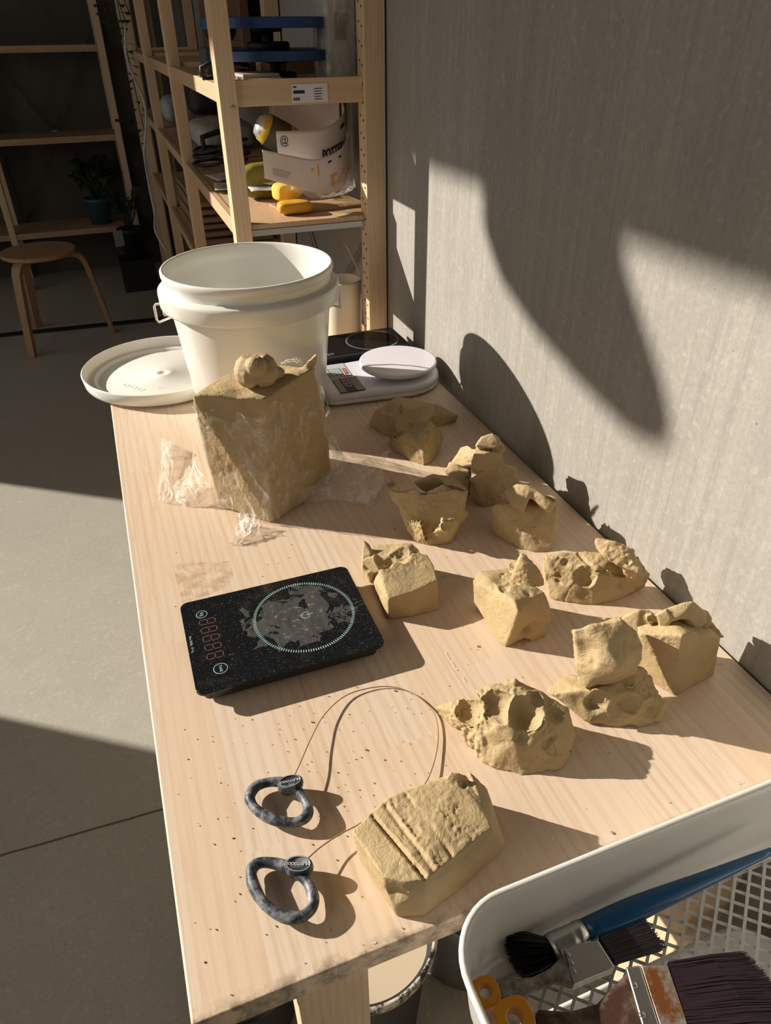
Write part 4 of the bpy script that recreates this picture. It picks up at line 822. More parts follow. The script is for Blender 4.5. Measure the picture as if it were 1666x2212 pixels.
# ------------------------------------------------------------ white mesh trolley in the foreground
cx0, cx1, cy0, cy1, RZ, BZ = .129, .553, -.11, .2415, .040, -.052
tr = empty('utility_trolley', ((cx0+cx1)/2, (cy0+cy1)/2, -.75), 0, 'white enamelled trolley with a mesh-bottomed tray of brushes at the near end of the table', 'trolley')
tc_ = Vector(((cx0+cx1)/2, (cy0+cy1)/2, -.75)); tw, td = cx1-cx0, cy1-cy0
def tray(par, rz, bz, name):
    rz -= -.75; bz -= -.75
    rings = []
    for ins, z in ((.0, rz-.006), (-.0015, rz-.002), (0, rz), (.003, rz), (.0045, rz-.003), (.006, rz-.012), (.012, bz+.012), (.018, bz+.003), (.026, bz)):
        rings.append([Vector((x, y, z)) for x, y in rrect(0, 0, tw-2*ins, td-2*ins, .052-ins, 10)])
    outer = []
    for ins, z in ((.028, bz-.0015), (.017, bz+.001), (.0105, bz+.012), (.003, rz-.014), (.0005, rz-.008), (0, rz-.006)):
        outer.append([Vector((x, y, z)) for x, y in rrect(0, 0, tw-2*ins, td-2*ins, .052-ins, 10)])
    b = MB(); 
    for seq in (rings, outer):
        rs = [[b.bm.verts.new(p) for p in r] for r in seq]; n = len(rs[0])
        for a_, c_ in zip(rs[:-1], rs[1:]):
            for k in range(n): b._f([a_[k], a_[(k+1) % n], c_[(k+1) % n], c_[k]], [(0, 1, 2, 3)])
    bmesh.ops.remove_doubles(b.bm, verts=b.bm.verts[:], dist=.0001)
    o = b.build(name, m_enamel, par, True)
    # expanded-metal bottom
    b = MB(); hw, hh, rr = tw/2-.024, td/2-.024, .03
    def inside(x, y):
        ax, ay = abs(x), abs(y)
        if ax > hw or ay > hh: return False
        if ax > hw-rr and ay > hh-rr: return (ax-hw+rr)**2+(ay-hh+rr)**2 < rr*rr
        return True
    ux, uy = .0175, .0085          # half diagonals of a diamond
    sl_ = ux/uy
    for sg in (-1, 1):
        for k in range(-90, 91):
            prev = None; pts = []
            y = -hh
            c0 = k*ux*1.0
            while y <= hh:
                x = c0+sg*sl_*y*.55
                if inside(x, y): pts.append((x, y))
                y += .004
            if len(pts) > 1:
                b.beam((pts[0][0], pts[0][1], bz+.0008*sg), (pts[-1][0], pts[-1][1], bz+.0008*sg), .0026, .0012)
    b.build('mesh_bottom', m_enamel, o)
    return o
t1 = tray(tr, RZ, BZ, 'top_tray'); t2 = tray(tr, -.27, -.36, 'middle_tray')
for sx in (-1, 1):
    for sy in (-1, 1):
        b = MB(); x = sx*(tw/2-.03); y = sy*(td/2+.004) if sy < 0 else sy*(td/2-.075)
        x = sx*(tw/2+.004); y = sy*(td/2-.09)
        b.tube([(x, y, .075), (x, y, .75+RZ-.02)], .0085, 14); b.build('post', m_enamel, tr, True)
        b = MB(); b.lathe([(0, -.012), (.03, -.012), (.032, 0), (.03, .012), (0, .012)], (0, 0, 0), 24, M=Matrix.Translation((x, y, .033)) @ Matrix.Rotation(R_(90), 4, 'Y')); b.build('caster', m_black, tr)
# brushes in the tray
def T(px, py, z): return G(px, py, z)
m_hair = mat('purple_black_bristle', (.030, .016, .024), .5); m_hairb = mat('black_bristle', (.010, .010, .011), .5)
def bristles(name, a0, a1, b0, b1, thick, m, par, n=900, droop=.003):
    """a0-a1: root edge, b0-b1: tip edge"""
    bm = MB(); random.seed(7); off = Vector(par.location)
    up = Vector((0, 0, 1))
    for k in range(n):
        u = random.random(); w_ = random.uniform(-.5, .5)
        r0 = a0.lerp(a1, u)+up*w_*thick; e = b0.lerp(b1, u+random.uniform(-.02, .02))+up*w_*thick*1.3+Vector((random.uniform(-1, 1), random.uniform(-1, 1), 0))*.0014
        l_ = random.uniform(.93, 1.02); e = r0+(e-r0)*l_; mid = r0.lerp(e, .55)+up*droop*random.uniform(.2, 1)
        bm.tube([r0-off, mid-off, e-off], [.00055, .0006, .00025], 3, cap=False)
    core = [a0, a1, b1*.88+a1*.12, b0*.88+a0*.12]
    vs = [bm.bm.verts.new(p+up*s_*thick*.32-off) for s_ in (-1, 1) for p in core]
    bm._f(vs, [(0, 1, 2, 3), (7, 6, 5, 4), (0, 1, 5, 4), (1, 2, 6, 5), (2, 3, 7, 6), (3, 0, 4, 7)])
    o = bm.build(name, m, par); return o
def slab(par, pts, th, name, m, bevel=.002):
    """pts: flat outline of world points, extruded downward by th"""
    b = MB(); off = Vector(par.location); n = len(pts)
    hi = [b.bm.verts.new(p-off) for p in pts]; lo = [b.bm.verts.new(p-off-Vector((0, 0, th))) for p in pts]
    b._f(hi, [tuple(range(n))]); b._f(lo[::-1], [tuple(range(n))])
    for k in range(n): b._f([hi[k], hi[(k+1) % n], lo[(k+1) % n], lo[k]], [(0, 1, 2, 3)])
    return b.build(name, m, par, bevel=bevel, seg=3)
m_blue = mat('blue_lacquer', (.012, .085, .21), .22); m_yel = mat('orange_yellow_lacquer', (.72, .30, .02), .35)
m_hgrey = mat('clay_stained_handle', (.22, .21, .19), .6); t = NT(m_hgrey); t.col(t.mix(t.ramp(t.noise(t.coord(), 70, 5, .7), [(.4, (0, 0, 0)), (.65, (1, 1, 1))]), (.11, .10, .09), (.38, .36, .32)))
m_hbrn = mat('dark_brown_handle', (.065, .032, .022), .4); t = NT(m_hbrn); t.col(t.mix(t.ramp(t.noise(t.coord(), 60, 4, .7), [(.45, (0, 0, 0)), (.75, (1, 1, 1))]), (.06, .028, .02), (.20, .15, .11)))
m_rust = mat('rusty_steel', (.4, .35, .3), .4, .7); t = NT(m_rust); t.col(t.mix(t.ramp(t.noise(t.coord(), 60, 5, .7), [(.42, (0, 0, 0)), (.6, (1, 1, 1))]), (.42, .40, .36), (.28, .10, .03)))
# blue handled mop brush leaning along the far tray wall
mp = empty('mop_brush', tuple(T(1230, 2030, -.03)), 0, 'round black mop brush with a long blue handle lying in the white tray', 'brush'); off = Vector(mp.location)
A0, A1, A2, A3, A4 = T(1190, 2052, -.028), T(1262, 2010, -.024), T(1290, 1998, -.022), T(1480, 1920, -.012), T(1668, 1838, -.004)
b = MB(); P_ = [A1.lerp(A4, k/14) for k in range(15)]
b.tube([p-off for p in P_], [.0088, .0094, .0098, .0100, .0098, .0092, .0085, .0078, .0070, .0063, .0056, .005, .0044, .0038, .003], 16); b.build('brush_handle', m_blue, mp, True)
b = MB(); fd = (A1-A0); b.tube([A0-off, A0+fd*.15-off, A0+fd*.55-off, A0+fd*.60-off, A0+fd*.65-off, A0+fd*.78-off, A0+fd*.82-off, A0+fd*.87-off, A1-off], [.0115, .0120, .0102, .0106, .0100, .0098, .0102, .0096, .0094], 20); b.build('ferrule', m_steel, mp, True)
bm = MB(); random.seed(3); ax = (A0-A1).normalized(); tip = T(1098, 2062, -.040)
s1 = ax.cross(Vector((0, 0, 1))).normalized(); s2 = s1.cross(ax)
for k in range(1100):
    a = random.random()*6.283; r_ = math.sqrt(random.random()); d_ = s1*math.cos(a)*r_+s2*math.sin(a)*r_
    r0 = A0+d_*.010; mid = A0.lerp(tip, .5)+d_*.0175; e = A0.lerp(tip, random.uniform(.92, 1.06)-.10*r_*r_)+d_*.021
    for q_ in (mid, e): q_.z = max(q_.z, BZ+.001)
    bm.tube([r0-off, mid-off, e-off], [.0006, .0007, .0002], 3, cap=False)
bm.build('bristles', m_hairb, mp)
# small flat brush
fb = empty('flat_brush', tuple(T(1230, 2090, -.02)), 0, 'small flat brush with a clay-stained grey handle, above the wide brown brush', 'brush')
zz = -.020
slab(fb, [T(1076, 2118, zz), T(1110, 2112, zz), T(1150, 2108, zz), T(1190, 2088, zz), T(1214, 2060, zz), T(1226, 2052, zz), T(1244, 2128, zz), T(1200, 2118, zz), T(1150, 2138, zz), T(1112, 2158, zz), T(1082, 2160, zz)], .010, 'brush_handle', m_hgrey, .003)
def ringend(par, c, w_, h_, th, hole, name, m):
    off = Vector(par.location); b = MB(); n = 28; top_, bot, it, ib = [], [], [], []
    for k in range(n):
        a = k/n*6.283; sq = 1/max(abs(math.cos(a)), abs(math.sin(a)))**.45
        p = c+Vector((w_*math.cos(a)*sq*.9, h_*math.sin(a)*sq*.9, 0)); top_.append(b.bm.verts.new(p-off)); bot.append(b.bm.verts.new(p-off-Vector((0, 0, th))))
        p = c+Vector((hole*math.cos(a), hole*math.sin(a), 0)); it.append(b.bm.verts.new(p-off)); ib.append(b.bm.verts.new(p-off-Vector((0, 0, th))))
    for k in range(n):
        j = (k+1) % n
        b._f([top_[k], top_[j], it[j], it[k]], [(0, 1, 2, 3)]); b._f([bot[j], bot[k], ib[k], ib[j]], [(0, 1, 2, 3)])
        b._f([top_[k], bot[k], bot[j], top_[j]], [(0, 1, 2, 3)]); b._f([it[j], ib[j], ib[k], it[k]], [(0, 1, 2, 3)])
    return b.build(name, m, par, bevel=.0015)
ringend(fb, T(1050, 2140, zz), .0125, .0125, .010, .0048, 'handle_end', m_yel)
slab(fb, [T(1219, 2042, zz+.001), T(1292, 2028, zz+.001), T(1330, 2088, zz+.001), T(1240, 2126, zz+.001)], .013, 'ferrule', m_steel, .0015)
for q_ in ((1228, 2062), (1240, 2098), (1235, 2080)):
    b = MB(); p = T(*q_, zz+.0015)-Vector(fb.location); b.lathe([(0, 0), (.0018, 0), (.0014, .0009), (0, .0011)], p, 12); b.build('rivet', m_steel, fb)
bristles('bristles', T(1294, 2030, zz-.005), T(1328, 2082, zz-.005), T(1392, 1992, zz-.012), T(1436, 2048, zz-.012), .008, m_hair, fb, 700)
# wide brush
wb_ = empty('flat_brush', tuple(T(1350, 2150, -.012)), 0, 'wide flat brush with a brown handle, rusty ferrule and dark purple bristles', 'brush')
zz = -.008
slab(wb_, [T(1158, 2176, zz), T(1230, 2182, zz), T(1290, 2165, zz), T(1335, 2120, zz), T(1362, 2090, zz), T(1400, 2230, zz), T(1392, 2300, zz), T(1340, 2262, zz), T(1280, 2240, zz), T(1220, 2232, zz), T(1160, 2232, zz)], .013, 'brush_handle', m_hbrn, .004)
ringend(wb_, T(1112, 2196, zz), .0165, .0155, .013, .0058, 'handle_end', m_yel)
slab(wb_, [T(1352, 2088, zz+.001), T(1384, 2084, zz+.001), T(1440, 2260, zz+.001), T(1404, 2268, zz+.001)], .016, 'ferrule_band', m_steel, .0015)
slab(wb_, [T(1384, 2084, zz+.0005), T(1444, 2084, zz+.0005), T(1480, 2190, zz+.0005), T(1500, 2260, zz+.0005), T(1440, 2260, zz+.0005)], .015, 'ferrule', m_rust, .0015)
for q_ in ((1371, 2128), (1388, 2192)):
    b = MB(); p = T(*q_, zz+.0015)-Vector(wb_.location); b.lathe([(0, 0), (.0024, 0), (.0018, .0011), (0, .0014)], p, 14); b.build('rivet', m_steel, wb_)
bristles('bristles', T(1440, 2086, zz-.006), T(1492, 2250, zz-.006), T(1606, 2066, zz-.008), T(1760, 2240, zz-.008), .012, m_hair, wb_, 2200, .005)
# ------------------------------------------------------------ buckets under the table
m_slipp = mat('cream_slip', (.62, .52, .38), .35); m_rim = mat('slip_splashed_rim', (.03, .03, .03), .4); t = NT(m_rim)
t.col(t.mix(t.ramp(t.noise(t.coord(), 45, 5, .75), [(.44, (0, 0, 0)), (.54, (1, 1, 1))]), (.02, .02, .022), (.62, .56, .48)))
u = empty('slip_bucket', (.135, .478, -.75), 0, 'black bucket of cream slip with a splashed rim, on the floor under the table', 'bucket')
b = MB(); b.lathe([(0, 0), (.082, 0), (.098, .285), (.1065, .288), (.1070, .298), (.1035, .300), (.0985, .297), (.0955, .28), (.080, .01), (0, .01)], seg=72); b.build('bucket_body', m_black, u, True)
b = MB(); b.lathe([(.1000, .2965), (.1040, .3015), (.1080, .2995), (.1085, .2870), (.1000, .2840), (.1000, .2965)], seg=72); b.build('rim', m_rim, u, True)
b = MB(); b.lathe([(0, .262), (.094, .262)], seg=72); b.build('slip', m_slipp, u, True)
u = empty('paint_tub', (.36, .55, -.75), 0, 'grey and blue tub standing on the floor behind the trolley corner', 'tub')
b = MB(); b.lathe([(0, 0), (.115, 0), (.128, .19), (.134, .195), (.134, .205), (.128, .207), (.122, .2), (.110, .01), (0, .01)], seg=72); b.build('tub_body', mat('grey_tub', (.30, .31, .32), .4), u, True)
b = MB(); b.lathe([(0, .185), (.121, .187)], seg=72); b.build('contents', mat('blue_paint', (.02, .10, .18), .4), u)
u = empty('paint_tub', (-.035, .56, -.75), 0, 'small black tub with a ribbed lid under the table, left of the table leg', 'tub')
b = MB(); b.lathe([(0, 0), (.07, 0), (.08, .14), (.085, .142), (.085, .152), (.075, .154), (.07, .149), (.03, .149), (.028, .152), (0, .152)], seg=48); b.build('tub_body', m_blackpl, u, True)

# ------------------------------------------------------------ pine shelving along the wall
FZ = -.75
sh = empty('shelving_unit', (.59, 1.554, FZ), ANG, 'long pine shelving unit with open bays standing along the concrete wall behind the table', 'shelving')
PX0, PX1 = -.338, -.304; AX0, AX1 = -.048, -.004
YS = [0, .906, 1.866, 2.80]
TOPZ = 1.62
def post(par, x0, x1, y0, y1, z1=TOPZ, holes=False):
    b = MB(); b.b2(x0, x1, y0, y1, 0, z1); o = b.build('post', m_pz, par, bevel=.0015)
    if holes:
        b = MB(); 
        for k in range(44):
            z = .10+k*.032
            for dy in (.012, .030): b.box((x0-.0004, y0+dy, z+(.008 if dy > .02 else 0)), (.0012, .0042, .0042))
        b.build('peg_hole', mat('hole_dark', (.10, .06, .03), .9), o)
    return o
for i, y in enumerate(YS):
    post(sh, PX0, PX1, y, y+.046)
    post(sh, AX0, AX1, y, y+.046, TOPZ, i == 0)
    for z in ((1.221, 1.266) if False else (1.2435,)):
        b = MB(); b.b2(PX1, AX0, y+.012, y+.030, z-.0225, z+.0225); b.build('rail', m_px, sh, bevel=.0012)
    b = MB(); b.b2(PX1, AX0, y+.012, y+.030, .09, .135); b.build('rail', m_px, sh, bevel=.0012)
for i in range(3):
    y0, y1 = YS[i]+.046, YS[i+1]
    for z in (1.255, 1.004, .700, .17):
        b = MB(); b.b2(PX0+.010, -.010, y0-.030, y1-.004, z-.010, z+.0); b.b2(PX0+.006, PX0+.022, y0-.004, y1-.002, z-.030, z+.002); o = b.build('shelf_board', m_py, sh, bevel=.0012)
        if i == 0: pass
    for z in (1.004, .700):
        b = MB(); b.b2(PX1, AX0, y0-.028, y0-.018, z-.024, z-.012); b.build('steel_rail', m_zinc, sh)
# crossed tie bars behind the near bay
b = MB(); b.beam((-.012, .05, .35), (-.012, .90, .98), .012, .002, (1, 0, 0)); b.build('tie_bar', m_zinc, sh)
b = MB(); b.beam((-.015, .05, .98), (-.015, .90, .35), .012, .002, (1, 0, 0)); b.build('tie_bar', m_zinc, sh)
# bolt head on the front post, paper label on the rail
b = MB(); b.lathe([(0, 0), (.0042, 0), (.0038, .0014), (0, .0018)], (0, 0, 0), 16, M=Matrix.Translation((-.314, 0, 1.222)) @ Matrix.Rotation(R_(90), 4, 'X')); b.build('bolt', mat('dull_bolt', (.4, .36, .3), .4, .6), sh)
b = MB(); lx0, lx1, lz0, lz1 = -.195, -.122, 1.224, 1.256
b.b2(lx0, lx1, .0108, .0118, lz0, lz1); lb = b.build('paper_label', m_paper, sh); lb['label'] = 'white paper label with black print'
b = MB(); b.b2(lx0+.003, lx0+.026, .0104, .0110, 1.240, 1.2455)
for k in range(5): b.b2(lx0+.045, lx0+.062-(k % 2)*.003, .0104, .0110, 1.229+k*.0045, 1.2303+k*.0045)
for k in range(3): b.b2(lx0+.003+k*.0045, lx0+.0062+k*.0045, .0104, .0110, 1.2285, 1.2335)
b.b2(lx0+.003, lx0+.010, .0104, .0110, 1.250, 1.2525); b.build('label_print', m_ink, lb)
SV = sh.matrix_world
def W(x, y, z):      # plain world point near the shelving (the unit is almost square to the table)
    return Vector((x+WS*(y-1.554), y, z))
Z1, Z2, Z3 = .5055, .2545, -.0495
# banding wheels
def banding(name, x, y, z, label, r=.133):
    t_ = empty(name, tuple(W(x, y, z)), 0, label, 'banding wheel', 'banding wheels on the upper shelf')
    b = MB(); b.lathe([(0, 0), (.042, 0), (.044, .003), (.044, .010), (.040, .013), (0, .014)], seg=40); b.build('base', m_black, t_, True)
    b = MB(); b.lathe([(.012, .012), (.012, .029), (.030, .030), (.031, .036), (.0, .036)], seg=32); b.build('spindle', m_black, t_, True)
    b = MB(); b.lathe([(0, .036), (r-.004, .036), (r, .037), (r, .0530), (r-.003, .0545), (0, .0545)], seg=72); b.build('wheel_head', mat('matt_blue', (.020, .065, .20), .45), t_)
    return t_
banding('banding_wheel', .405, 1.745, Z1, 'lower of the two blue banding wheels stacked on the upper shelf')
banding('banding_wheel', .392, 1.735, Z1+.0548, 'upper of the two blue banding wheels stacked on the upper shelf')
# clear packet of white clay bags leaning in the corner
t_ = empty('plastic_sack', tuple(W(.535, 1.66, Z1)), 0, 'clear bag with a tall white block inside, at the wall end of the upper shelf', 'bag')
b = MB(); b.b2(-.042, .020, -.02, .06, .002, .20); o = b.build('white_block', mat('offwhite_block', (.40, .39, .36), .7), t_, bevel=.006)
b = MB(); b.b2(-.030, .000, -.0215, -.0205, .06, .13); 
o = b.build('printed_label', mat('grey_label', (.32, .31, .30), .6), t_)
b = MB()
for k in range(8): b.b2(-.026+k*.003, -.0245+k*.003, -.0222, -.0214, .07, .115)
b.build('label_print', m_ink, o)
b = MB(); b.b2(.022, .034, -.015, .06, .002, .21); b.build('cardboard', mat('brown_card', (.22, .15, .10), .8), t_)
def sk(u, v):
    a = u*2*math.pi; z = v*.20; sq = 1/max(abs(math.cos(a)), abs(math.sin(a)))**.6
    p = Vector((-.011+.042*math.cos(a)*sq*.98, .02+.046*math.sin(a)*sq, .003+z)); q_ = Vector((math.cos(a)*1.5, math.sin(a)*1.5, v*3))
    return p+Vector((math.cos(a), math.sin(a), 0))*(.003+.004*noise.noise(q_*2))
b = MB(); b.grid(sk, 60, 40); b.build('clear_wrap', m_film2, t_, True)
# small things on the upper shelf
def tub(name, x, y, z, r, h, m, label, cat, lid=None, group=None):
    t_ = empty(name, tuple(W(x, y, z)), 0, label, cat, group)
    b = MB(); b.lathe([(0, 0), (r*.9, 0), (r, .004), (r, h-.004), (r*.97, h), (0, h)], seg=32); b.build('body', m, t_, True)
    if lid: b = MB(); b.lathe([(0, h), (r*1.06, h), (r*1.06, h+.012), (r, h+.015), (0, h+.015)], seg=32); b.build('lid', lid, t_, True)
    return t_
m_amb = mat('amber_plastic', (.20, .10, .03), .35)
tub('amber_roll', .335, 1.93, Z1, .030, .028, m_amb, 'brown tape-like roll behind the front post on the upper shelf', 'roll')
tub('brown_pot', .450, 1.95, Z1, .034, .040, mat('brown_pot', (.14, .07, .035), .5), 'small brown pot behind the lower banding wheel', 'pot')
tub('round_box', .37, 1.98, Z1, .038, .032, mat('dull_ochre', (.17, .12, .06), .6), 'dull ochre round box behind the banding wheels', 'box')
b = MB(); b.b2(-.035, .035, -.03, .03, 0, .050); o = b.build('cardboard_box', mat('card_brown', (.24, .15, .08), .8), None, bevel=.001); o.location = W(.505, 1.95, Z1); tag(o, 'small brown cardboard box beside the tall clear bag', 'box')
t_ = empty('bulldog_clip', tuple(W(.283, 1.615, Z1+.001)), R_(20), 'shiny steel bulldog clip at the front corner of the upper shelf', 'clip')
b = MB(); b.box((0, 0, .008), (.012, .022, .014)); b.build('jaw', m_steel, t_, bevel=.003)
for s_ in (-1, 1):
    b = MB(); b.tube([(s_*.005, -.009, .014), (s_*.008, -.005, .022), (s_*.008, .005, .022), (s_*.005, .009, .014)], .0009, 6); b.build('wire_arm', m_steel, t_)
t_ = empty('hand_clamp', tuple(W(.272, 1.78, Z1+.001)), R_(5), 'black hand clamp poking over the front of the upper shelf', 'clamp')
b = MB(); b.tube([(-.018, 0, .006), (-.018, .0, .022), (0, .0, .028), (.05, .01, .028), (.09, .02, .022)], .0055, 8); b.build('arm', m_black, t_, True)
b = MB(); b.tube([(-.018, 0, .004), (-.006, 0, .002), (.06, .03, .010)], .004, 8); b.build('lever', m_black, t_, True)
for i, (dx, a, c_) in enumerate(((0, 4, (.42, .39, .34)), (.006, -3, (.36, .34, .30)), (-.004, 7, (.44, .41, .36)))):
    b = MB(); b.box((0, 0, .003), (.075, .10, .005)); o = b.build('paper_pad', mat('pad_paper', c_, .7), None); o.location = W(.345+dx, 1.665, Z1+.0005+i*.0056); o.rotation_euler = (0, 0, R_(a))
    tag(o, ('bottom', 'middle', 'top')[i]+' pad of the small grey stack under the banding wheels', 'pad', 'grey pads on the upper shelf')
def ballobj(name, c, r, m, label, cat, sq=(1, 1, 1)):
    b = MB(); M = Matrix.Translation(c) @ Matrix.Diagonal((*sq, 1)); b.lathe([(r*math.sin(k/10*math.pi), -r*math.cos(k/10*math.pi)) for k in range(11)], seg=24, M=M)
    return tag(b.build(name, m, None, True), label, cat)
ballobj('black_roll', W(.345, 2.05, Z1+.09), .040, m_black, 'round black bundle seen between the two blue banding wheels', 'bundle', (1, 1, .8))
b = MB(); b.b2(-.06, .06, -.05, .05, 0, .052); o = b.build('storage_box', mat('grey_box', (.10, .095, .09), .7), None, bevel=.003); o.location = W(.36, 2.08, Z1); tag(o, 'grey storage box under the round black bundle', 'box')
# ---- middle shelf: pottery tool packets, sponges, cord
m_card = mat('printed_white_card', (.70, .65, .63), .5)
m_pack = film_mat('packet_film', .12, .55, 30)
def bent(name, pts, z0, hts, mm, th=.0012):
    """a strip of card bent along a plan curve: pts plan, hts (z low, z high) per point"""
    P_ = spl(pts, 10); H = spl([Vector((a, b_, 0)) for a, b_ in hts], 10); n = len(P_)
    def fn(u, v):
        k = u*(n-1); i = min(int(k), n-2); g = k-i; p = P_[i].lerp(P_[i+1], g); h = H[i].lerp(H[i+1], g)
        return Vector((p.x, p.y+(.5-v)*.0, h.x+(h.y-h.x)*v))
    b = MB(); b.grid(fn, 60, 12); return fn, b
def bent_text(txt, fn, u0, u1, v0, v1, m, par, name='lettering', bold=0.0, off=.0012):
    me = text_mesh(txt, 1.0, 0.0, bold, 'LEFT'); n = len(me.vertices); co = np.empty(n*3); me.vertices.foreach_get('co', co); co = co.reshape(n, 3)
    mn, mx = co.min(0), co.max(0)
    for i in range(n):
        a = (co[i][0]-mn[0])/(mx[0]-mn[0]); c_ = (co[i][1]-mn[1])/(mx[1]-mn[1]); u_ = u0+(u1-u0)*a; v_ = v0+(v1-v0)*c_
        p = fn(u_, v_); p2 = fn(min(1, u_+.01), v_); t_ = (p2-p).normalized(); nn = Vector((t_.y, -t_.x, 0)).normalized(); co[i] = p+nn*off
    me.vertices.foreach_set('co', co.reshape(-1)); me.update(); return link(name, me, m, par)
def packet(name, c, pts, hts, label, group):
    t_ = empty(name, tuple(W(c[0], c[1], Z2)), 0, label, 'packet', group)
    P_ = [Vector((W(x, y, 0).x-t_.location.x, y-t_.location.y, 0)) for x, y in pts]
    fn, b = bent('card', P_, 0, hts, m_card); cd = b.build('header_card', m_card, t_, True, solid=.0008)
    return t_, fn, cd, P_
H0 = .013   # everything lies on a sheet of plywood
ps = [(.505, 1.90), (.552, 1.84), (.550, 1.74), (.50, 1.70), (.40, 1.70)]
# back packet
t1_, fn1, cd1, P1 = packet('pottery_tool_packet', (.50, 1.86), [(.43, 1.93), (.50, 1.94), (.556, 1.90), (.566, 1.82)], [(.10, .195), (.105, .20), (.12, .215), (.14, .235)], 'rearmost curled white card packet, rising highest against the wall post', 'curled pottery tool packets on the middle shelf')
t2_, fn2, cd2, P2 = packet('pottery_tool_packet', (.48, 1.73), [(.385, 1.700), (.44, 1.690), (.50, 1.694), (.548, 1.725), (.560, 1.78)], [(.070, .158), (.066, .158), (.066, .162), (.075, .185), (.085, .21)], 'curled white card packet printed with bold black lettering POTTERY TOOLS', 'curled pottery tool packets on the middle shelf')
bent_text('POTTERY TOOLS', fn2, .43, .98, .34, .56, m_ink, cd2, bold=.04)
b = MB()
def bar(fn, b, u0, u1, v0, v1, off=.0013):
    q = []
    for u_, v_ in ((u0, v0), (u1, v0), (u1, v1), (u0, v1)):
        p = fn(u_, v_); p2 = fn(min(1, u_+.01), v_); t_ = (p2-p).normalized(); q.append(b.bm.verts.new(p+Vector((t_.y, -t_.x, 0)).normalized()*off))
    b._f(q, [(0, 1, 2, 3)])
for k in range(12): bar(fn2, b, .62+k*.028, .648+k*.028, .28+.0*k, .30)
b.build('red_rule', mat('red_print', (.5, .06, .05), .6), cd2)
b = MB(); bar(fn2, b, .66, .74, .78, .85); b.build('hang_slot', m_ink, cd2)
bent_text('@', fn2, .05, .13, .66, .90, m_ink, cd2, 'round_logo'); bent_text('CE', fn2, .08, .14, .24, .34, m_ink, cd2, 'small_print')
t3_, fn3, cd3, P3 = packet('pottery_tool_packet', (.45, 1.665), [(.345, 1.668), (.40, 1.655), (.46, 1.650), (.52, 1.662), (.553, 1.70)], [(.072, .128), (.055, .116), (.036, .106), (.040, .122), (.062, .150)], 'front curled white card packet with orange tool drawings and a hang slot', 'curled pottery tool packets on the middle shelf')
b = MB(); bar(fn3, b, .60, .74, .80, .86); b.build('hang_slot', m_ink, cd3)
b = MB()
for u_, v_, w_, h_ in ((.50, .50, .012, .34), (.62, .15, .03, .28), (.615, .43, .05, .06), (.44, .66, .022, .07), (.66, .42, .02, .07), (.74, .46, .02, .07), (.86, .30, .02, .07), (.90, .70, .02, .22)): bar(fn3, b, u_, u_+w_, v_, v_+h_)
for k in range(8): bar(fn3, b, .66+k*.022, .682+k*.022, .22+k*.045, .25+k*.045)
for k in range(5): bar(fn3, b, .80+k*.022, .822+k*.022, .20+k*.05, .235+k*.05)
b.build('orange_drawing', m_orange, cd3)
b = MB()
for k in range(5): bar(fn3, b, .10, .26-.01*k, .44-k*.055, .455-k*.055)
b.build('small_print', mat('grey_ink', (.25, .24, .24), .6), cd3)
def bagblob(par, c, r, m, name='clear_bag', seed=0):
    b = MB()
    def fn(u, v):
        a = u*2*math.pi; ph = (v-.5)*math.pi; d_ = Vector((math.cos(a)*math.cos(ph)*r[0], math.sin(a)*math.cos(ph)*r[1], math.sin(ph)*r[2]))
        return Vector(c)+d_*(1+.22*noise.noise(Vector((math.cos(a), math.sin(a), ph+seed))*2.5)+.08*noise.noise(Vector((math.cos(a), math.sin(a), ph))*9))
    b.grid(fn, 48, 24); return b.build(name, m, par, True)
bagblob(t3_, (.035, .02, .052), (.075, .034, .030), m_pack, seed=2); bagblob(t2_, (.02, .03, .065), (.05, .03, .04), m_pack, seed=5)
def spongeobj(name, c, r, m, label, rz=0, cat='sponge'):
    b = MB()
    def fn(u, v):
        a = u*2*math.pi; ph = (v-.5)*math.pi; e = .55
        f = lambda x: math.copysign(abs(x)**e, x)
        d_ = Vector((f(math.cos(a))*f(math.cos(ph))*r[0], f(math.sin(a))*f(math.cos(ph))*r[1], f(math.sin(ph))*r[2]))
        return d_*(1+.07*noise.noise(d_*40+Vector((c[0]*50, 0, 0))))
    b.grid(fn, 48, 24); o = b.build(name, m, None, True); o.location = W(*c); o.rotation_euler = (0, 0, rz); return tag(o, label, cat, 'sponges on the middle shelf' if cat == 'sponge' else None)
m_spg = mat('yellow_sponge', (.80, .50, .08), .8); t = NT(m_spg); t.bump(t.noise(t.coord(), 320, 4, .7), .6, .0015); m_spg2 = mat('orange_sponge', (.68, .36, .03), .45)
spongeobj('sponge', (.402, 1.715, Z2+.034), (.032, .024, .019), m_spg, 'yellow sponge under the front curled packet', R_(15))
spongeobj('sponge', (.400, 1.645, Z2+.014), (.038, .022, .013), m_spg2, 'orange sponge in film lying at the shelf front', R_(-5))
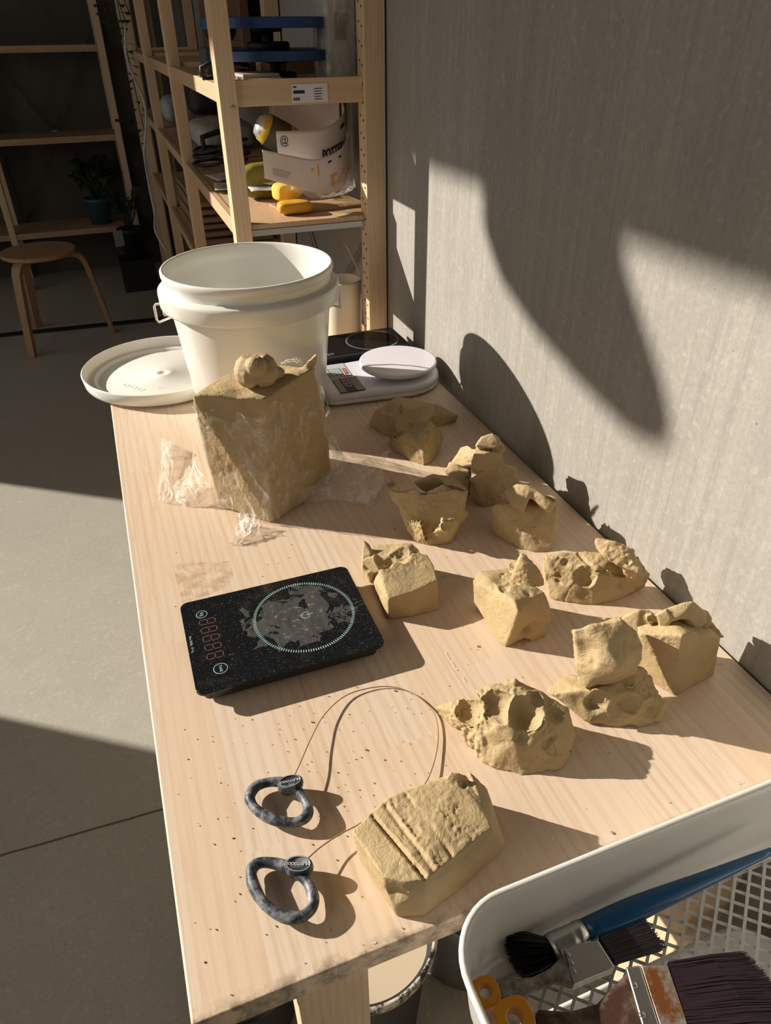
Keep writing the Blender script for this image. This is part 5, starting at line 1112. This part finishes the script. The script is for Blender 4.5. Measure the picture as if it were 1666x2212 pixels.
# yellow packets
m_yelp = mat('olive_yellow_bag', (.17, .15, .015), .5); t = NT(m_yelp); t.bump(t.noise(t.coord(), 70, 4, .6), .5, .004)
spongeobj('yellow_pouch', (.375, 1.84, Z2+.040), (.055, .03, .038), m_yelp, 'olive yellow pouch standing behind the packets', R_(5), 'pouch')
t_ = empty('yellow_bottle', tuple(W(.425, 1.84, Z2+.13)), 0, 'yellow bag with a dark worn label lying on the olive yellow pouch', 'bag')
b = MB(); M = Matrix.Rotation(R_(-62), 4, 'Y') @ Matrix.Rotation(0, 4, 'Z'); b.lathe([(0, -.055), (.026, -.052), (.034, -.03), (.034, .03), (.028, .05), (0, .056)], seg=32, M=M); b.build('body', mat('yellow_bag', (.50, .34, .02), .4), t_, True)
b = MB(); b.lathe([(.0345, -.012), (.0350, -.010), (.0350, .034), (.0345, .036)], seg=32, M=M); b.build('worn_label', mat('dark_worn_label', (.06, .055, .05), .5), t_, True)
b = MB(); b.lathe([(.0, .062), (.020, .060), (.029, .046), (.0295, .044)], seg=32, M=M); b.build('cap', mat('silver_foil', (.6, .6, .6), .3, .6), t_, True)
# plywood sheet and leaflets
b = MB(); b.b2(-.10, .10, -.055, .055, 0, .006); o = b.build('plywood_sheet', mat('plywood', (.38, .24, .13), .6), None, bevel=.0006); o.location = W(.470, 1.700, Z2); o.rotation_euler = (0, 0, R_(6)); tag(o, 'thin plywood sheet lying under the tool packets', 'board')
for i, (px, py, a, sx_, sy_, cl_) in enumerate(((484, 384, 12, .075, .11, (.66, .64, .66)), (500, 404, -8, .085, .10, (.60, .58, .60)), (590, 392, 20, .070, .085, (.74, .71, .70)), (575, 408, -4, .08, .08, (.55, .53, .54)))):
    p = G(px, py, (Z2+.002, Z2+.006, .292, .284)[i]); lm = mat('leaflet_paper', cl_, .6)
    t_ = empty('leaflet', tuple(p), R_(a), ('bluish leaflet lying farthest left on the middle shelf', 'left front leaflet half hidden by the front post', 'leaflet with orange drawings right of the front post', 'dark-edged leaflet under the one right of the post')[i], 'leaflet', 'tool leaflets on the middle shelf')
    b = MB(); b.grid(lambda u, v: Vector(((u-.5)*sx_, (v-.5)*sy_, .0012+.003*noise.noise(Vector((u*2, v*2, i)))+.002)), 10, 10); sheet_ = b.build('sheet', lm, t_, True, solid=.0006)
    b = MB()
    for k in range(6): b.box((-.012+.004*(k % 2), -.035+k*.008, .0062), (.03-.004*(k % 3), .0015, .0002))
    b.build('printed_lines', m_orange if i in (0, 2) else m_ink, sheet_)
# cable coil
t_ = empty('cable_coil', tuple(W(.350, 2.33, Z2)), 0, 'black coiled cable with a plug at the front of the middle shelf', 'cable')
b = MB(); P_ = [(.075*math.cos(a*.5)+.008*math.sin(a*1.7), .10*math.sin(a*.5), .006+.0035*a*.4+.02*max(0, math.sin(a*.5+2.4))) for a in range(40)]; b.tube(spl(P_, 3), .0045, 8); b.build('cord', m_black, t_, True)
b = MB(); b.tube([(-.05, -.03, .04), (-.05, -.02, .085), (.0, .0, .095), (.04, .01, .09)], .008, 8); b.build('plug', m_black, t_, True)
# jar on the lower shelf behind the hob
t_ = empty('cream_jar', tuple(W(.508, 1.655, Z3)), 0, 'tall open cream jar on the shelf behind the black hob', 'jar')
b = MB(); b.lathe([(0, 0), (.040, 0), (.043, .004), (.0455, .14), (.0445, .146), (.0425, .144), (.040, .01), (0, .008)], seg=64); b.build('jar_body', mat('cream_plastic', (.72, .67, .54), .35), t_, True)
b = MB(); b.tube([(.043, 0, .138), (.046, .004, .150), (.030, .03, .20), (.0, .05, .25)], .0012, 6); b.build('wire_handle', m_steel, t_, True)
# things deeper in the bays
def boxobj(name, x, y, z, d, m, label, cat='box', rz=0, group=None):
    b = MB(); b.b2(-d[0]/2, d[0]/2, -d[1]/2, d[1]/2, 0, d[2]); o = b.build(name, m, None, bevel=.004); o.location = W(x, y, z); o.rotation_euler = (0, 0, R_(rz)); return tag(o, label, cat, group)
m_dk = mat('dark_wood_board', (.16, .085, .045), .6)
boxobj('wooden_panel', .50, 2.96, Z1+.001, (.03, .78, .36), m_dk, 'reddish brown wooden panel standing in the second bay of the top shelf', 'panel')
spongeobj('clay_sack', (.42, 2.75, Z2+.048), (.10, .16, .04), mat('pale_sack', (.42, .40, .37), .7), 'pale plastic sack lying in the second bay of the middle shelf', 0, 'sack')
boxobj('ware_board', .44, 2.75, Z2, (.26, .5, .006), mat('pale_board', (.40, .28, .17), .6), 'pale ware board under the pale sack', 'board')
spongeobj('black_helmet', (.40, 2.92, Z2+.145), (.06, .07, .058), m_black, 'black rounded bag on top of the pale sack', 0, 'bag')
for k in range(6): boxobj('ware_board', .42+.004*(k % 2), 3.0+.006*(k % 3), Z3+.002+k*.024, (.26, .62-.01*k, .016), mat('stacked_board', (.30+.03*(k % 2), .20, .11), .7), ('lowest', 'second lowest', 'third lowest', 'third highest', 'second highest', 'topmost')[k]+' wooden board in the stack on the lower shelf', 'board', 0, 'stack of ware boards on the lower shelf')
for i, (x, y, z, c_) in enumerate(((.42, 3.68, -.579, (.30, .32, .36)), (.42, 4.0, -.579, (.24, .26, .30)), (.42, 2.2, -.579, (.26, .28, .34)), (.42, 3.0, -.579, (.20, .20, .22)))):
    t_ = empty('plastic_crate', tuple(W(x, y, z)), 0, ('farther', 'farthest', 'nearest', 'middle')[i]+' grey translucent crate on the bottom shelf', 'crate', 'crates on the bottom shelf'); m_ = mat('crate_grey', c_, .4)
    b = MB(); b.prism(rrect(0, 0, .22, .26, .02, 4), 0, .15); b.build('body', m_, t_, bevel=.003)
    b = MB(); b.prism(rrect(0, 0, .235, .275, .024, 4), .151, .165); b.build('lid', mat('crate_lid', tuple(min(1, v_*1.5) for v_ in c_), .4), t_, bevel=.003)
spongeobj('plastic_bag_white', (.375, 3.64, Z2+.052), (.07, .09, .05), mat('white_bag', (.42, .44, .47), .5), 'crumpled white carrier bag at the front of the third bay', 0, 'bag')
# ---- shelf across the back wall
s2 = empty('shelving_unit', (.0, 4.90, FZ), 0, 'pine shelving across the dark back wall behind the stool', 'shelving')
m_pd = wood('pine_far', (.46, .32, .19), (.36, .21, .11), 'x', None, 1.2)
for x0 in (.165, -.545, -1.30):
    for y0 in (0, .30):
        b = MB(); b.b2(x0, x0+.036, y0, y0+.044, 0, 1.75); b.build('post', m_pz, s2, bevel=.0015)
for z in (1.272, .835, .335):
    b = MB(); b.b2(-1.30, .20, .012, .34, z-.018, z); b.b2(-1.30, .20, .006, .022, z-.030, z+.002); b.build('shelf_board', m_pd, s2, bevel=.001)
b = MB(); b.beam((-.51, .345, .30), (.17, .345, 1.35), .012, .002, (0, 1, 0)); b.build('tie_bar', mat('dull_zinc', (.05, .05, .05), .5, .5), s2)
b = MB(); b.beam((-.51, .349, 1.35), (.17, .349, .30), .012, .002, (0, 1, 0)); b.build('tie_bar', mat('dull_zinc2', (.05, .05, .05), .5, .5), s2)
b = MB(); b.box((-.17, .340, .825), (.03, .004, .03)); b.build('brace_plate', mat('pale_plate', (.5, .5, .48), .5), s2)
# ---- extra slats stacked against the end of the long shelving
s3 = empty('pine_slats', (.36, 4.62, FZ), 0, 'upright pine lengths leaning between the two shelving units', 'timber')
for k, (dx, dy) in enumerate(((-.06, .02), (-.02, .10), (.03, .03), (.08, .10))):
    b = MB(); b.beam((dx, dy, 0), (dx-.0, dy+.02, 1.7-.02*k), .036, .028, (0, 1, 0)); b.build('slat', m_pz, s3, bevel=.001)
# white cable hanging on the shelving
P_ = [GY(px, py, y) for px, py, y in ((270, 60, 3.2), (273, 120, 3.2), (290, 170, 3.15), (310, 215, 3.1), (316, 260, 3.1), (312, 330, 3.1), (322, 400, 3.0), (334, 460, 3.0), (336, 500, 2.95), (362, 545, 2.95))]
b = MB(); b.tube(spl(P_, 8), .0042, 8); o = b.build('power_cable', mat('white_cable', (.42, .42, .45), .4), None, True); tag(o, 'white cable hanging down the front of the shelving posts', 'cable')
# ---- stool
st = empty('stool', (-.335, 3.975, FZ), 0, 'round bentwood birch stool standing on the dark floor at the far left', 'stool')
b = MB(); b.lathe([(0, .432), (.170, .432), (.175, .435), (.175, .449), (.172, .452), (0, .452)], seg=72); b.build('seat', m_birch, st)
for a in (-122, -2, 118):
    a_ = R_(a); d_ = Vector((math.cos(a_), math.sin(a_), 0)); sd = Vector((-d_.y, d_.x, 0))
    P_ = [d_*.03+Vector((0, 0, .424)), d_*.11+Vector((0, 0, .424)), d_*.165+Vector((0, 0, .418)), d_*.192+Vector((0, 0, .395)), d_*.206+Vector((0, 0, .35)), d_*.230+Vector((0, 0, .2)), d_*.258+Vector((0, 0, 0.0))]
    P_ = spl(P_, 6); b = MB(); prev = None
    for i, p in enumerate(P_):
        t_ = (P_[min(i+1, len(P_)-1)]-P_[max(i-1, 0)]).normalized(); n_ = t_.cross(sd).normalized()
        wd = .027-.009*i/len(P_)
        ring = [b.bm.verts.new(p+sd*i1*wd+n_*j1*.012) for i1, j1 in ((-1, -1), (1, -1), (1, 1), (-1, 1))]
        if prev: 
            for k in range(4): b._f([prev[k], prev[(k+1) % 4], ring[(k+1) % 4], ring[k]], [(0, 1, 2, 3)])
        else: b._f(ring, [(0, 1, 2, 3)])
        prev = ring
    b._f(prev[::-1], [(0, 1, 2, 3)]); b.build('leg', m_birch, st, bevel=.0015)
# black strip on the floor behind the stool's feet
b = MB(); q0, q1 = G(-60, 732, FZ), G(352, 690, FZ); b.beam(q0+Vector((0, 0, .004)), q1+Vector((0, 0, .004)), .05, .008); o = b.build('floor_cable_cover', m_black, None, bevel=.002); tag(o, 'black cable cover strip running across the dark floor behind the stool feet', 'cable cover')
# ---- plants
m_leaf = mat('dark_green_leaf', (.022, .045, .012), .5); m_leaf2 = mat('lime_leaf', (.075, .10, .008), .5)
def leaf(bm, base, tip, wd, droop):
    base, tip = Vector(base), Vector(tip); d = tip-base; s_ = d.cross(Vector((0, 0, 1))).normalized(); prev = None
    for i in range(9):
        u = i/8; p = base+d*u+Vector((0, 0, droop*math.sin(u*math.pi))); w_ = wd*math.sin(math.pi*min(1, u*.93+.05))**.8
        row = [bm.bm.verts.new(p-s_*w_+Vector((0, 0, .2*w_))), bm.bm.verts.new(p), bm.bm.verts.new(p+s_*w_+Vector((0, 0, .2*w_)))]
        if prev:
            for k in (0, 1): bm._f([prev[k], prev[k+1], row[k+1], row[k]], [(0, 1, 2, 3)])
        prev = row
def plant(name, c, pr, ph, pm, n, ht, sp, ms, label, seed):
    random.seed(seed); t_ = empty(name, tuple(c), 0, label, 'plant')
    b = MB(); b.lathe([(0, 0), (pr*.78, 0), (pr, ph-.02), (pr*1.05, ph-.018), (pr*1.05, ph), (pr*.92, ph), (pr*.9, ph-.03), (0, ph-.03)], seg=36); b.build('pot', pm, t_, True)
    b = MB(); b.lathe([(0, ph-.022), (pr*.9, ph-.022)], seg=24); b.build('soil', m_black, t_)
    for m_, cnt in ms:
        b = MB(); b2_ = MB()
        for k in range(cnt):
            a = random.random()*6.283; r_ = random.uniform(.3, 1)*sp; h_ = random.uniform(.45, 1)*ht; p = Vector((math.cos(a)*r_*.5, math.sin(a)*r_*.5, ph+h_*.6)); q_ = Vector((math.cos(a)*r_, math.sin(a)*r_, ph+h_*random.uniform(.5, 1)))
            b2_.tube([(0, 0, ph-.02), tuple(p*.6+Vector((0, 0, ph*.35))), tuple(p)], .002, 5); leaf(b, p, q_, random.uniform(.018, .032), random.uniform(.005, .03))
        b.build('foliage', m_, t_, True); b2_.build('stem', m_, t_, True)
    return t_
pp = plant('potted_plant', (-.015, 5.04, FZ+.335), .075, .15, mat('teal_pot', (.035, .085, .11), .4), 0, .26, .20, ((m_leaf, 34), (m_leaf2, 12)), 'leafy plant in a teal pot on the lowest back shelf', 5)
b = MB(); b.b2(-.10, .10, -.09, .09, 0, .185); o = b.build('plant_stand', m_black, None, bevel=.003); o.location = (.135, 4.74, FZ); tag(o, 'low black box stand under the nursery pot plant', 'stand')
p4 = plant('potted_plant', (.135, 4.74, FZ+.186), .075, .17, m_black, 0, .26, .15, ((m_leaf, 22),), 'dark plant in a black nursery pot with a white tag beside the back shelving', 8)
b = MB(); b.box((-.075, -.07, .13), (.055, .002, .09), rz=R_(20)); b.build('plant_tag', mat('white_tag', (.35, .36, .33), .6), p4)
random.seed(12); t_ = empty('trailing_plant', tuple(GY(225, -20, 4.3)), 0, 'trailing green plant hanging from the top of the shelving', 'plant')
b = MB(); b2_ = MB(); o_ = t_.location
for k, (px, ln) in enumerate(((205, .10), (215, .16), (228, .12), (240, .30), (250, .14), (262, .10), (248, .60))):
    p = GY(px, -25, 4.2); pts = [p, p+Vector((.005, -.01, -ln*.5)), p+Vector((.02, 0, -ln))]; b2_.tube([q_-o_ for q_ in spl(pts, 4)], .0022, 5)
    for j in range(int(ln/.03)+2):
        q_ = p+Vector((random.uniform(-.01, .02), random.uniform(-.01, .01), -j*.03)); a = random.random()*6.28; leaf(b, q_-o_, q_-o_+Vector((math.cos(a)*.035, math.sin(a)*.035, -.012)), .013, .004)
b2_.build('vine', m_leaf, t_, True); b.build('foliage', mat('trailing_leaf', (.04, .075, .015), .5), t_, True)
b = MB(); b.lathe([(0, 0), (.07, 0), (.085, .10), (0, .10)], (.02, .02, .02), 24); b.build('pot', m_black, t_, True)
# a black bracket holding the second vine
b = MB(); q0, q1 = GY(248, 260, 4.33), GY(284, 262, 4.33); b.beam(q0, q1, .02, .012); b.beam(q1, q1+Vector((.02, .12, -.02)), .02, .012); o = b.build('shelf_bracket', m_black, None, bevel=.002); tag(o, 'small black bracket clamped on the far shelving posts', 'bracket')
